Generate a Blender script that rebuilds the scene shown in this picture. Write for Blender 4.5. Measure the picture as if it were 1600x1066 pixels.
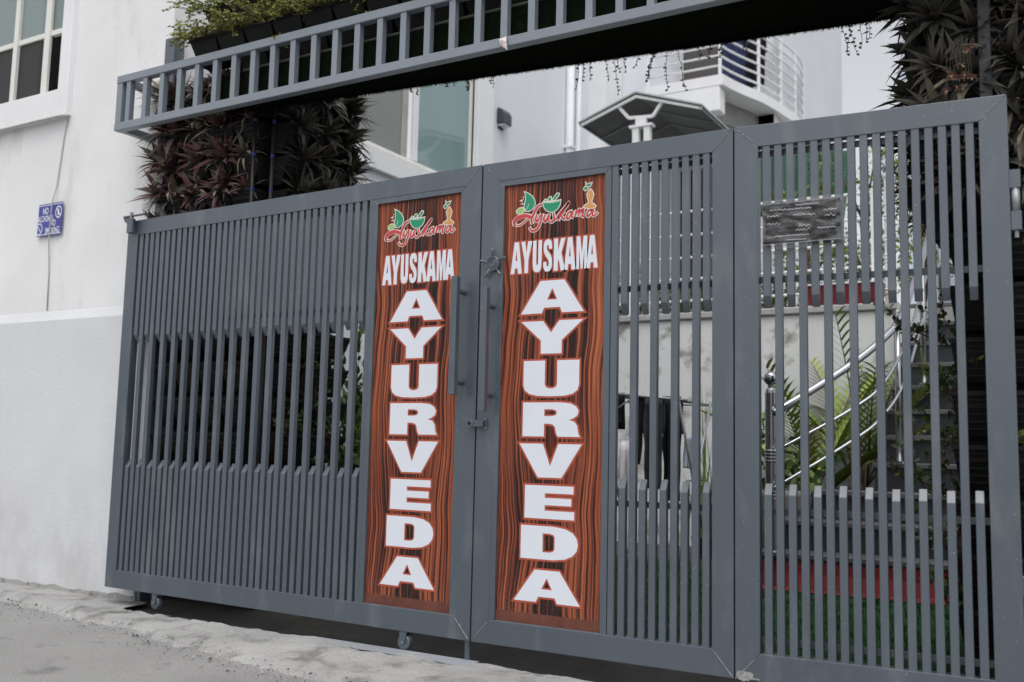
import bpy, bmesh, math, random
from mathutils import Vector, Matrix, noise
from mathutils.geometry import tessellate_polygon
random.seed(11)
D = bpy.data; S = bpy.context.scene; COL = S.collection
for o in list(D.objects): D.objects.remove(o)
PI = math.pi
R = math.radians

# ------------------------------------------------------------------ camera
cam = D.cameras.new('camera'); co = D.objects.new('camera', cam); COL.objects.link(co)
cy, cp, cr = 0.529334, 0.109296, 0.023158
fw = Vector((-math.sin(cy)*math.cos(cp), math.cos(cy)*math.cos(cp), math.sin(cp)))
r0 = Vector((math.cos(cy), math.sin(cy), 0)); u0 = r0.cross(fw)
rr = r0*math.cos(cr)+u0*math.sin(cr); uu = u0*math.cos(cr)-r0*math.sin(cr)
CAM = Vector((5.0407, -3.8248, 0.98625))
m = Matrix((rr, uu, -fw)).transposed().to_4x4(); m.translation = CAM
co.matrix_world = m
cam.sensor_width = 36; cam.lens = 34.43; cam.clip_end = 400; cam.clip_start = 0.05
cam.dof.use_dof = True; cam.dof.focus_distance = 4.75; cam.dof.aperture_fstop = 2.0
S.camera = co

# ------------------------------------------------------------------ sky, sun, exposure
SUN_EL, SUN_AZ = R(66), R(150)       # azimuth measured clockwise from +y
w = D.worlds.new('World'); S.world = w; w.use_nodes = True
nt = w.node_tree; bg = nt.nodes['Background']
sky = nt.nodes.new('ShaderNodeTexSky'); sky.sky_type = 'NISHITA'; sky.sun_disc = False
sky.sun_elevation = SUN_EL; sky.sun_rotation = SUN_AZ
sky.dust_density = 4.0; sky.air_density = 1.0; sky.ozone_density = 1.0
hs = nt.nodes.new('ShaderNodeHueSaturation'); hs.inputs['Saturation'].default_value = 0.15
nt.links.new(sky.outputs[0], hs.inputs['Color']); nt.links.new(hs.outputs[0], bg.inputs['Color'])
bg.inputs['Strength'].default_value = 0.15
sl = D.lights.new('sun', 'SUN'); sl.energy = 0.5; sl.angle = R(60); sl.color = (1, .975, .94)
so = D.objects.new('sun', sl); COL.objects.link(so)
sd = Vector((math.sin(SUN_AZ)*math.cos(SUN_EL), math.cos(SUN_AZ)*math.cos(SUN_EL), math.sin(SUN_EL)))
so.rotation_euler = sd.to_track_quat('Z', 'Y').to_euler()
vs = S.view_settings; vs.view_transform = 'Standard'; vs.look = 'None'; vs.exposure = 0.47; vs.gamma = 1
S.cycles.max_bounces = 6; S.cycles.transparent_max_bounces = 6

# ------------------------------------------------------------------ materials
MATS = {}
def mat(name, col, rough=.6, var=.15, vscale=5, bump=0., bscale=80, spec=.5, metal=0., col2=None, stretch=(1, 1, 1), sharp=None, emit=None):
    if name in MATS: return MATS[name]
    M = D.materials.new(name); M.use_nodes = True; n = M.node_tree.nodes; l = M.node_tree.links
    b = n['Principled BSDF']; b.inputs['Roughness'].default_value = rough; b.inputs['Metallic'].default_value = metal
    b.inputs['Specular IOR Level'].default_value = spec
    g = n.new('ShaderNodeNewGeometry'); mp = n.new('ShaderNodeMapping'); mp.inputs['Scale'].default_value = stretch
    l.new(g.outputs['Position'], mp.inputs['Vector'])
    nz = n.new('ShaderNodeTexNoise'); nz.inputs['Scale'].default_value = vscale; nz.inputs['Detail'].default_value = 6; nz.inputs['Roughness'].default_value = .6
    l.new(mp.outputs[0], nz.inputs['Vector'])
    rp = n.new('ShaderNodeValToRGB'); lo, hi = (sharp or (.3, .7))
    rp.color_ramp.elements[0].position = lo; rp.color_ramp.elements[1].position = hi
    c2 = col2 or [c*(1-var) for c in col]
    c1 = col if col2 else [min(1, c*(1+var)) for c in col]
    rp.color_ramp.elements[0].color = (*c2, 1); rp.color_ramp.elements[1].color = (*c1, 1)
    l.new(nz.outputs['Fac'], rp.inputs['Fac']); l.new(rp.outputs['Color'], b.inputs['Base Color'])
    if bump:
        nb = n.new('ShaderNodeTexNoise'); nb.inputs['Scale'].default_value = bscale; nb.inputs['Detail'].default_value = 5
        l.new(mp.outputs[0], nb.inputs['Vector'])
        bp = n.new('ShaderNodeBump'); bp.inputs['Strength'].default_value = bump; bp.inputs['Distance'].default_value = .01
        l.new(nb.outputs['Fac'], bp.inputs['Height']); l.new(bp.outputs[0], b.inputs['Normal'])
        rm = n.new('ShaderNodeMath'); rm.operation = 'MULTIPLY_ADD'; rm.inputs[1].default_value = .25; rm.inputs[2].default_value = max(0, rough-.12)
        l.new(nz.outputs['Fac'], rm.inputs[0]); l.new(rm.outputs[0], b.inputs['Roughness'])
    MATS[name] = M; return M

def two_layer(name, base, over, thresh, scale, stretch, rough=.8, bump=.2, bscale=70, base_var=.08, zfade=None, grain=.02):
    """a base colour with patches of a second colour that have a shape of their own"""
    M = D.materials.new(name); M.use_nodes = True; n = M.node_tree.nodes; l = M.node_tree.links
    b = n['Principled BSDF']; b.inputs['Roughness'].default_value = rough; b.inputs['Specular IOR Level'].default_value = .3
    g = n.new('ShaderNodeNewGeometry'); mp = n.new('ShaderNodeMapping'); mp.inputs['Scale'].default_value = stretch
    l.new(g.outputs['Position'], mp.inputs['Vector'])
    n1 = n.new('ShaderNodeTexNoise'); n1.inputs['Scale'].default_value = scale; n1.inputs['Detail'].default_value = 8; n1.inputs['Roughness'].default_value = .65
    l.new(mp.outputs[0], n1.inputs['Vector'])
    n2 = n.new('ShaderNodeTexNoise'); n2.inputs['Scale'].default_value = 1.7; n2.inputs['Detail'].default_value = 5
    l.new(g.outputs['Position'], n2.inputs['Vector'])
    r1 = n.new('ShaderNodeValToRGB'); r1.color_ramp.elements[0].position = thresh[0]; r1.color_ramp.elements[1].position = thresh[1]
    r2 = n.new('ShaderNodeValToRGB')
    r2.color_ramp.elements[0].position = .3; r2.color_ramp.elements[1].position = .7
    r2.color_ramp.elements[0].color = (*[c*(1-base_var) for c in base], 1); r2.color_ramp.elements[1].color = (*[c*(1+base_var) for c in base], 1)
    l.new(n2.outputs['Fac'], r2.inputs['Fac'])
    mx = n.new('ShaderNodeMix'); mx.data_type = 'RGBA'
    fac = r1.outputs['Color']; l.new(n1.outputs['Fac'], r1.inputs['Fac'])
    if zfade:                      # stains rise unevenly from a height
        sp = n.new('ShaderNodeSeparateXYZ'); l.new(g.outputs['Position'], sp.inputs[0])
        mr = n.new('ShaderNodeMapRange'); mr.inputs['From Min'].default_value = zfade[0]; mr.inputs['From Max'].default_value = zfade[1]
        mr.inputs['To Min'].default_value = 1; mr.inputs['To Max'].default_value = zfade[2]
        l.new(sp.outputs['Z'], mr.inputs['Value'])
        mu = n.new('ShaderNodeMath'); mu.operation = 'MULTIPLY'; l.new(fac, mu.inputs[0]); l.new(mr.outputs[0], mu.inputs[1]); fac = mu.outputs[0]
    l.new(fac, mx.inputs['Factor']); l.new(r2.outputs['Color'], mx.inputs['A']); mx.inputs['B'].default_value = (*over, 1)
    ng = n.new('ShaderNodeTexNoise'); ng.inputs['Scale'].default_value = 210; ng.inputs['Detail'].default_value = 3; l.new(g.outputs['Position'], ng.inputs['Vector'])
    mg = n.new('ShaderNodeMapRange'); mg.inputs['From Min'].default_value = .3; mg.inputs['From Max'].default_value = .7; mg.inputs['To Min'].default_value = 1-grain; mg.inputs['To Max'].default_value = 1+grain; l.new(ng.outputs['Fac'], mg.inputs['Value'])
    vm = n.new('ShaderNodeVectorMath'); vm.operation = 'SCALE'; l.new(mx.outputs['Result'], vm.inputs[0]); l.new(mg.outputs[0], vm.inputs['Scale'])
    l.new(vm.outputs[0], b.inputs['Base Color'])
    nb = n.new('ShaderNodeTexNoise'); nb.inputs['Scale'].default_value = bscale; nb.inputs['Detail'].default_value = 6
    l.new(g.outputs['Position'], nb.inputs['Vector'])
    bp = n.new('ShaderNodeBump'); bp.inputs['Strength'].default_value = bump; bp.inputs['Distance'].default_value = .01
    l.new(nb.outputs['Fac'], bp.inputs['Height']); l.new(bp.outputs[0], b.inputs['Normal'])
    MATS[name] = M; return M

def wood_print():
    M = D.materials.new('wood print'); M.use_nodes = True; n = M.node_tree.nodes; l = M.node_tree.links
    b = n['Principled BSDF']; b.inputs['Roughness'].default_value = .45; b.inputs['Specular IOR Level'].default_value = .35
    tc = n.new('ShaderNodeTexCoord'); sp = n.new('ShaderNodeSeparateXYZ'); l.new(tc.outputs['Object'], sp.inputs[0])
    def math_(op, a, b_=None, c=None):
        q = n.new('ShaderNodeMath'); q.operation = op
        for i, v in enumerate((a, b_, c)):
            if v is None: continue
            if isinstance(v, (int, float)): q.inputs[i].default_value = v
            else: l.new(v, q.inputs[i])
        return q.outputs[0]
    def noise_(vx, vy, scale, detail=3, seed=0., rough=.5):
        cb = n.new('ShaderNodeCombineXYZ'); l.new(vx, cb.inputs[0]); l.new(vy, cb.inputs[1]); cb.inputs[2].default_value = seed
        q = n.new('ShaderNodeTexNoise'); q.inputs['Scale'].default_value = scale; q.inputs['Detail'].default_value = detail; q.inputs['Roughness'].default_value = rough
        l.new(cb.outputs[0], q.inputs['Vector']); return q.outputs['Fac']
    x, z = sp.outputs['X'], sp.outputs['Z']
    warp = noise_(math_('MULTIPLY', x, 3.2), math_('MULTIPLY', z, 1.15), 1.0, 1, 3.1)
    warp2 = noise_(math_('MULTIPLY', x, 1.5), math_('MULTIPLY', z, 3.6), 1.0, 1, 8.4)
    xx = math_('ADD', x, math_('MULTIPLY', math_('SUBTRACT', warp, .5), .15))
    xx = math_('ADD', xx, math_('MULTIPLY', math_('SUBTRACT', warp2, .5), .035))
    band = noise_(xx, math_('MULTIPLY', z, .008), 105, 2, 1.0, .4)
    fine = noise_(xx, math_('MULTIPLY', z, .02), 300, 2, 5.0)
    f = math_('ADD', math_('MULTIPLY', band, .82), math_('MULTIPLY', fine, .18))
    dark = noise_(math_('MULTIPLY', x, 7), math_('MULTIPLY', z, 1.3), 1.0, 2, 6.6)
    cx = math_('SUBTRACT', 1.0, math_('MULTIPLY', math_('ABSOLUTE', math_('SUBTRACT', x, .25)), 3.2))   # drop shadow around the letters, painted as a dark middle band
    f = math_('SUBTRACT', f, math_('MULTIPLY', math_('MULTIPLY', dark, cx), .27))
    f = math_('ADD', f, .036)
    rp = n.new('ShaderNodeValToRGB'); e = rp.color_ramp.elements
    e[0].position = .30; e[0].color = (.008, .003, .0025, 1); e[1].position = .66; e[1].color = (.46, .132, .050, 1)
    for p, c in ((.385, (.030, .008, .006, 1)), (.44, (.11, .022, .012, 1)), (.53, (.265, .064, .026, 1))):
        q = e.new(p); q.color = c
    l.new(f, rp.inputs['Fac'])
    dn = noise_(math_('MULTIPLY', x, 1), math_('MULTIPLY', z, 1), 330, 2, 2.2)          # splashed dust towards the foot of the panel
    low = n.new('ShaderNodeMapRange'); low.inputs['From Min'].default_value = -1.35; low.inputs['From Max'].default_value = -1.98; low.inputs['To Min'].default_value = 0; low.inputs['To Max'].default_value = .115; l.new(z, low.inputs['Value'])
    th = math_('GREATER_THAN', math_('ADD', dn, low.outputs[0]), .74)
    mx = n.new('ShaderNodeMix'); mx.data_type = 'RGBA'; l.new(math_('MULTIPLY', th, .55), mx.inputs['Factor']); l.new(rp.outputs['Color'], mx.inputs['A']); mx.inputs['B'].default_value = (.34, .30, .27, 1)
    l.new(mx.outputs['Result'], b.inputs['Base Color'])
    bp = n.new('ShaderNodeBump'); bp.inputs['Strength'].default_value = .12; bp.inputs['Distance'].default_value = .02
    l.new(noise_(math_('MULTIPLY', x, 1), math_('MULTIPLY', z, .6), 9, 2, 7.7), bp.inputs['Height']); l.new(bp.outputs[0], b.inputs['Normal'])
    return M

def gate_paint(name, col, rough):
    M = D.materials.new(name); M.use_nodes = True; n = M.node_tree.nodes; l = M.node_tree.links
    b = n['Principled BSDF']; g = n.new('ShaderNodeNewGeometry'); b.inputs['Specular IOR Level'].default_value = 1.0
    def nz_(scale, detail, stretch=None):
        q = n.new('ShaderNodeTexNoise'); q.inputs['Scale'].default_value = scale; q.inputs['Detail'].default_value = detail
        if stretch:
            mp = n.new('ShaderNodeMapping'); mp.inputs['Scale'].default_value = stretch; l.new(g.outputs['Position'], mp.inputs['Vector']); l.new(mp.outputs[0], q.inputs['Vector'])
        else: l.new(g.outputs['Position'], q.inputs['Vector'])
        return q.outputs['Fac']
    def ramp(src, p0, c0, p1, c1):
        q = n.new('ShaderNodeValToRGB'); e = q.color_ramp.elements; e[0].position = p0; e[1].position = p1; e[0].color = (*c0, 1); e[1].color = (*c1, 1); l.new(src, q.inputs['Fac']); return q.outputs['Color']
    base = ramp(nz_(2.6, 5, (1, 1, .5)), .3, [c*.93 for c in col], .7, [c*1.07 for c in col])
    def mix(fac, a, bcol):
        m_ = n.new('ShaderNodeMix'); m_.data_type = 'RGBA'; l.new(fac, m_.inputs['Factor']); l.new(a, m_.inputs['A']); m_.inputs['B'].default_value = (*bcol, 1); return m_.outputs['Result']
    c = mix(ramp(nz_(130, 2), .72, (0, 0, 0), .77, (.8, .8, .8)), base, (.42, .44, .46))      # paint chips and dust specks
    c = mix(ramp(nz_(9, 8, (1, 1, .35)), .54, (0, 0, 0), .78, (.42, .42, .42)), c, (.19, .205, .22))   # dusty film patches
    l.new(c, b.inputs['Base Color'])
    rg = n.new('ShaderNodeMapRange'); rg.inputs['To Min'].default_value = rough-.10; rg.inputs['To Max'].default_value = rough+.14; l.new(nz_(5, 4, (1, 1, .3)), rg.inputs['Value']); l.new(rg.outputs[0], b.inputs['Roughness'])
    b1 = n.new('ShaderNodeBump'); b1.inputs['Strength'].default_value = .10; b1.inputs['Distance'].default_value = .008; l.new(nz_(38, 4, (1, 1, .22)), b1.inputs['Height'])
    b2 = n.new('ShaderNodeBump'); b2.inputs['Strength'].default_value = .05; b2.inputs['Distance'].default_value = .004; l.new(nz_(260, 2), b2.inputs['Height']); l.new(b1.outputs[0], b2.inputs['Normal'])
    l.new(b2.outputs[0], b.inputs['Normal'])
    return M
M_GATE = gate_paint('slate grey gate paint', (.062, .081, .103), .33)
M_GATE2 = gate_paint('slate grey slat paint', (.066, .085, .107), .34)
M_WELD = mat('scuffed weld', (.20, .21, .22), .6, .5, 120, .2, 200)
M_CAGE = gate_paint('blue grey railing paint', (.185, .215, .252), .40)
M_WALL = two_layer('white plaster', (.755, .757, .765), (.50, .495, .48), (.53, .82), 2.6, (1, 1, .30), .85, .14, 40, .05)
M_PLINTH = two_layer('white plaster plinth', (.64, .65, .675), (.42, .415, .41), (.42, .74), 1.8, (1, 1, .5), .85, .18, 40, .05, (.05, .9, .14))  # base tone lowered to carry vignette and ambient shade; stains are separate
M_TRIM = mat('white trim paint', (.78, .785, .80), .6, .04, 3, .05, 60)
M_SHADEW = mat('shade-toned white wall paint', (.69, .71, .755), .8, .04, 1.5, .05, 40)  # white walls with their shaded tone put into the base colour
M_RET = two_layer('weathered white retaining wall', (.72, .73, .735), (.30, .30, .27), (.54, .66), 3.2, (1, 1, 1), .85, .15, 40, .04, (1.2, 2.2, 1.6))
M_ROAD = two_layer('dusty concrete road', (.265, .262, .257), (.13, .128, .125), (.56, .74), 3.4, (1, 1, 1), .9, .8, 75, .12, None, .22)
M_MORTAR = two_layer('rough white mortar', (.325, .322, .316), (.14, .138, .132), (.50, .68), 4.5, (1, 1, 1), .92, .9, 45, .14, None, .16)
M_PEEL = two_layer('bare cement base', (.34, .335, .325), (.17, .165, .16), (.48, .66), 9, (1, 1, 1), .92, .7, 60, .1, None, .15)
M_DRIVE = mat('shadow-darkened driveway concrete', (.055, .053, .049), .9, .35, 6, .3, 60)  # concrete darkened further, so its colour carries the shadow under the gate
M_SILL = mat('smooth grey sill', (.27, .285, .31), .6, .06, 5, .08, 60)
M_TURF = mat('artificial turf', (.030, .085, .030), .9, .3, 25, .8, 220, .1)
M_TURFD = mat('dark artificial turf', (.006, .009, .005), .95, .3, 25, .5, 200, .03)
M_POT = mat('black plastic', (.011, .0115, .012), .55, .15, 8, .05, 60, .25)
M_PANEL = mat('black pocket panel', (.012, .013, .014), .7, .15, 8)
M_PIPE = mat('black irrigation pipe', (.014, .014, .016), .4)
M_BLUE = mat('blue pipe connector', (.012, .022, .15), .5)
M_POST = mat('dark grey perforated post', (.035, .037, .042), .5, .2, 20)
M_WHITE = mat('white sign letters', (.70, .73, .80), .5, .015, 8)
M_ORANGE = mat('orange letter outline', (.42, .078, .038), .5, .05, 20)
M_RED = mat('crimson script', (.56, .045, .06), .5, .04, 20)
M_GREEN = mat('logo green', (.012, .27, .14), .5, .04, 20)
M_LGREEN = mat('logo light green', (.26, .50, .12), .5, .04, 20)
M_TAN = mat('logo tan', (.62, .30, .10), .5, .04, 20)
M_HALO = mat('logo white halo', (.70, .68, .60), .5, .02, 20)
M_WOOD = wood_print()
M_BROWN = mat('brown sign sill', (.13, .04, .025), .55, .25, 20)
M_STEEL = mat('polished stainless steel', (.40, .41, .43), .25, .03, 5, 0, 50, .5, 1.0)
M_GALV = mat('galvanised steel', (.28, .30, .32), .5, .15, 30, .05, 60, .5, .6)
M_GLASS = None
M_GRANITE = mat('dark granite', (.035, .037, .042), .35, .35, 60)
M_NOSE = mat('grey granite nosing', (.11, .112, .118), .4, .2, 60)
M_REDB = mat('red mat', (.19, .014, .022), .8, .1, 20)
M_REDP = mat('red planter', (.14, .010, .018), .5, .1, 10)
M_BLACKCLOTH = mat('black cloth', (.016, .017, .02), .9, .2, 12, .2, 120, .2)
M_DARKCLOTH = mat('charcoal cloth', (.04, .044, .055), .9, .2, 12, .2, 120, .2)
M_WHITECLOTH = mat('white cloth', (.74, .73, .76), .9, .05, 12, .2, 120, .2)
M_CANVAS = mat('dark canopy underside', (.10, .105, .10), .7, .15, 4)
M_CANTOP = mat('canopy roof sheet', (.45, .46, .47), .6, .1, 4)
M_CEMENT = mat('grey cement pot', (.30, .28, .255), .8, .15, 8, .2, 50)
M_AWN = mat('dark green shade cloth', (.004, .055, .030), .8, .15, 4)
M_CABLE = mat('grey cable', (.40, .40, .39), .6)
M_LAMPG = mat('dark grey lamp body', (.05, .06, .075), .5)
M_STEM = mat('brown plant stem', (.09, .06, .04), .8)
M_TRUNK = mat('tree bark', (.12, .09, .065), .9, .3, 20, .3, 60)
def leafmat(name, c, rough=.5, var=.3): return mat(name, c, rough, var, 14, 0, 50, .35)
L_PURP = leafmat('purple leaf', (.125, .048, .058)); L_PURP2 = leafmat('dull purple leaf', (.115, .072, .076))
L_OLIVE = leafmat('olive brown leaf', (.125, .115, .085)); L_DRY = leafmat('dried tan leaf', (.30, .25, .18), .8)
L_DARK = leafmat('dark brown green leaf', (.062, .060, .048)); L_DARK2 = leafmat('dark grey leaf', (.085, .074, .066))
L_JADE = leafmat('yellow green small leaf', (.27, .29, .075)); L_JADE2 = leafmat('green small leaf', (.15, .18, .045))
L_HERB = leafmat('deep green small leaf', (.045, .085, .025)); L_PALM = leafmat('palm leaf green', (.23, .29, .055)); L_PALM2 = leafmat('palm leaf dark green', (.14, .20, .045))
L_GRASS = leafmat('tall grass green', (.16, .25, .06)); L_TREE = leafmat('tree leaf light', (.20, .28, .05)); L_TREE2 = leafmat('tree leaf green', (.09, .15, .03))
L_PEACH = leafmat('dried peach flower', (.42, .27, .20), .8); L_VINE = leafmat('dark vine leaf', (.05, .085, .03))

def glass(name, col, rough=.06, alpha=.75):
    M = D.materials.new(name); M.use_nodes = True; n = M.node_tree.nodes; l = M.node_tree.links
    b = n['Principled BSDF']; b.inputs['Base Color'].default_value = (*col, 1); b.inputs['Roughness'].default_value = rough
    b.inputs['Alpha'].default_value = alpha; b.inputs['Specular IOR Level'].default_value = .9
    return M
M_GL_TEAL = glass('teal tinted window glass', (.24, .35, .355), .05, .88)
M_GL_GREY = glass('grey window mesh screen', (.215, .225, .22), .35, .93)
M_GL_FRONT = glass('dull green window glass', (.20, .26, .25), .05, .80)
M_GL_DARK = glass('dark window screen', (.022, .021, .020), .45, .85); M_GL_DARK.node_tree.nodes['Principled BSDF'].inputs['Specular IOR Level'].default_value = .3
M_TAPE = glass('clear plastic tape', (.40, .41, .43), .15, .10)

# ------------------------------------------------------------------ mesh helpers
class MB:
    def __init__(s): s.v = []; s.f = []; s.mi = []
    def add(s, vs, fs, mi=0):
        k = len(s.v); s.v += [tuple(v) for v in vs]; s.f += [tuple(i+k for i in f) for f in fs]; s.mi += [mi]*len(fs); return s
    def box(s, x0, x1, y0, y1, z0, z1, mi=0, M=None):
        vs = [Vector(p) for p in ((x0, y0, z0), (x1, y0, z0), (x1, y1, z0), (x0, y1, z0), (x0, y0, z1), (x1, y0, z1), (x1, y1, z1), (x0, y1, z1))]
        if M: vs = [M @ v for v in vs]
        return s.add(vs, [(3, 2, 1, 0), (4, 5, 6, 7), (0, 1, 5, 4), (1, 2, 6, 5), (2, 3, 7, 6), (3, 0, 4, 7)], mi)
    def prism(s, poly, axis, a, b, mi=0):
        """closed 2-D polygon extruded along an axis; poly coords are the other two axes in order"""
        n = len(poly)
        def P(p, t): return {'x': (t, p[0], p[1]), 'y': (p[0], t, p[1]), 'z': (p[0], p[1], t)}[axis]
        vs = [P(p, a) for p in poly]+[P(p, b) for p in poly]
        fs = [(i, (i+1) % n, n+(i+1) % n, n+i) for i in range(n)]+[tuple(range(n-1, -1, -1)), tuple(range(n, 2*n))]
        return s.add(vs, fs, mi)
    def tube(s, pts, rad, n=8, mi=0, cap=True):
        pts = [Vector(p) for p in pts]; rs = rad if isinstance(rad, (list, tuple)) else [rad]*len(pts)
        vs = []; fs = []; up = None
        for i, p in enumerate(pts):
            d = (pts[min(i+1, len(pts)-1)]-pts[max(i-1, 0)]).normalized()
            if up is None: up = d.orthogonal().normalized()
            else: up = (up-d*up.dot(d)); up = up.normalized() if up.length > 1e-6 else d.orthogonal().normalized()
            sd = d.cross(up)
            for k in range(n):
                a = 2*PI*k/n; vs.append(p+(up*math.cos(a)+sd*math.sin(a))*rs[i])
        for i in range(len(pts)-1):
            for k in range(n): fs.append((i*n+k, i*n+(k+1) % n, (i+1)*n+(k+1) % n, (i+1)*n+k))
        if cap: fs += [tuple(range(n-1, -1, -1)), tuple(range((len(pts)-1)*n, len(pts)*n))]
        return s.add(vs, fs, mi)
    def lathe(s, prof, c=(0, 0, 0), n=16, mi=0):
        vs = []; fs = []
        for (r_, z_) in prof:
            for k in range(n): a = 2*PI*k/n; vs.append((c[0]+r_*math.cos(a), c[1]+r_*math.sin(a), c[2]+z_))
        for i in range(len(prof)-1):
            for k in range(n): fs.append((i*n+k, i*n+(k+1) % n, (i+1)*n+(k+1) % n, (i+1)*n+k))
        fs += [tuple(range(n-1, -1, -1)), tuple(range((len(prof)-1)*n, len(prof)*n))]
        return s.add(vs, fs, mi)
    def mesh(s, name, mats, smooth=False, bevel=0, bseg=1):
        me = D.meshes.new(name); me.from_pydata(s.v, [], s.f)
        mats = mats if isinstance(mats, (list, tuple)) else [mats]
        for q in mats: me.materials.append(q)
        if len(mats) > 1: me.polygons.foreach_set('material_index', s.mi)
        if bevel:
            bm = bmesh.new(); bm.from_mesh(me); bmesh.ops.recalc_face_normals(bm, faces=bm.faces)
            es = [e for e in bm.edges if len(e.link_faces) == 2 and e.calc_face_angle(0) > .5]
            bmesh.ops.bevel(bm, geom=es, offset=bevel, segments=bseg, affect='EDGES', profile=.5, clamp_overlap=True)
            bm.to_mesh(me); bm.free()
        if smooth: me.polygons.foreach_set('use_smooth', [True]*len(me.polygons))
        me.update(); return me
    def build(s, name, mats, parent=None, smooth=False, bevel=0, bseg=1, loc=(0, 0, 0)):
        return link(name, s.mesh(name, mats, smooth, bevel, bseg), parent, loc)
def link(name, data, parent=None, loc=(0, 0, 0), rot=(0, 0, 0)):
    o = D.objects.new(name, data); COL.objects.link(o); o.parent = parent; o.location = loc; o.rotation_euler = rot; return o
def tag(o, label=None, cat=None, group=None, kind=None):
    if label: o['label'] = label
    if cat: o['category'] = cat
    if group: o['group'] = group
    if kind: o['kind'] = kind
    return o
def empty(name, loc, rz=0, label=None, cat=None, group=None):
    o = D.objects.new(name, None); COL.objects.link(o); o.location = loc; o.rotation_euler = (0, 0, rz); o.empty_display_size = .1
    return tag(o, label, cat, group)
def rnd(a, b): return random.uniform(a, b)

# ================================================================== THE SETTING
# street: one sheet that reaches the horizon, finely divided near the gate
def grid_sheet(xs, ys, fz):
    b = MB(); n = len(xs)
    vs = [(x, y, fz(x, y)) for y in ys for x in xs]
    fs = [(j*n+i, j*n+i+1, (j+1)*n+i+1, (j+1)*n+i) for j in range(len(ys)-1) for i in range(n-1)]
    return b.add(vs, fs)
def frange(a, b, n): return [a+(b-a)*i/(n-1) for i in range(n)]
def nz(x, y, s, k=0.): return noise.noise((x*s, y*s, k))
xs = [-150, -60, -20, -8]+frange(-4, 7, 150)+[12, 30, 70, 150]; ys = [-150, -50, -15, -6]+frange(-3.2, .35, 60)
road = grid_sheet(xs, ys, lambda x, y: -.012+.010*nz(x, y, .9)+.005*nz(x, y, 4, 3)+(.0025*nz(x, y, 16, 5) if y > -3.3 and -4 <= x <= 7 else 0)).build('road', M_ROAD, smooth=True)
tag(road, kind='structure')
land = grid_sheet([-150, -40, -6, 0, 6, 40, 150], [.3, 1, 4, 30, 120, 250], lambda x, y: -.03).build('ground', M_DRIVE); tag(land, kind='structure')

# mortar apron: a bumpy strip with a ragged front edge
FE = [(-6, -.02), (-3, -.03), (-1.2, -.05), (-.75, -.08), (0, -.2), (.7, -.30), (1.5, -.43), (2.3, -.54), (3.5, -.62), (5, -.66), (7.5, -.7)]
def lerp_tab(t, x):
    for (a, b), (c, d) in zip(t, t[1:]):
        if x <= c: return b+(d-b)*(x-a)/(c-a)
    return t[-1][1]
def apron():
    b = MB(); xs = frange(-5, 7, 420); nt_ = 22; vs = []
    for x in xs:
        f = lerp_tab(FE, x)+.06*nz(x, 0, 2.3, 9)+.045*nz(x, 0, 8, 2)+.025*nz(x, 0, 24, 5); bk = .25 if x < .20 else max(.012, .25-(x-.20)*5)
        for j in range(nt_):
            t = j/(nt_-1); y = f+(bk-f)*t
            edge = min(1, t*4.5)
            h = .034*edge**.6+edge*(.010*nz(x, y, 3.2, 1)+.007*nz(x, y, 11, 4)+.005*nz(x, y, 30, 7))*(1 if y < 0.02 else .35)
            vs.append((x, y, -.026+h*1.2+(.012 if y > -.05 else .012*max(0, 1+(y+.05)/.3))))
    n = nt_; fs = [(i*n+j, (i+1)*n+j, (i+1)*n+j+1, i*n+j+1) for i in range(len(xs)-1) for j in range(n-1)]
    return b.add(vs, fs)
ap = apron().build('pavement', M_MORTAR, smooth=True); tag(ap, kind='structure')
b = MB(); rs = random.Random(21)       # crumbs of mortar and grit along the ragged edge
for i in range(2600):
    x = rs.uniform(-3, 5.5); y = lerp_tab(FE, x)+rs.gauss(-.03, .10); k = rs.uniform(.002, .007)*(1 if rs.random() < .94 else 2.0)
    p = Vector((x, y, -.004+.010*nz(x, y, .9)+(.012 if y > lerp_tab(FE, x) else 0)))
    q = [p+Vector((rs.uniform(-1, 1)*k, rs.uniform(-1, 1)*k, rs.uniform(-.2, .2)*k)) for _ in range(4)]+[p+Vector((0, 0, k))]
    b.add([p+Vector((k, 0, 0)), p+Vector((-.5*k, .8*k, 0)), p+Vector((-.6*k, -.7*k, 0)), p+Vector((rs.uniform(-.3, .3)*k, rs.uniform(-.3, .3)*k, k*.8))], [(0, 1, 3), (1, 2, 3), (2, 0, 3)], rs.randrange(2))
tag(b.build('grit', [M_MORTAR, M_DRIVE]), 'loose grit and mortar crumbs along the road edge', 'grit', kind='stuff')
# smooth sill strip under the meeting stiles
b = MB(); xs = frange(1.7, 2.66, 30)
b.add([(x, y, z) for x in xs for (y, z) in ((-.05-.02*(x-1.7)+.03*nz(x, 0, 6), .027), (.022, .034))], [(2*i, 2*i+2, 2*i+3, 2*i+1) for i in range(29)])
tag(b.build('kerb_sill', M_SILL), kind='structure')
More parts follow.
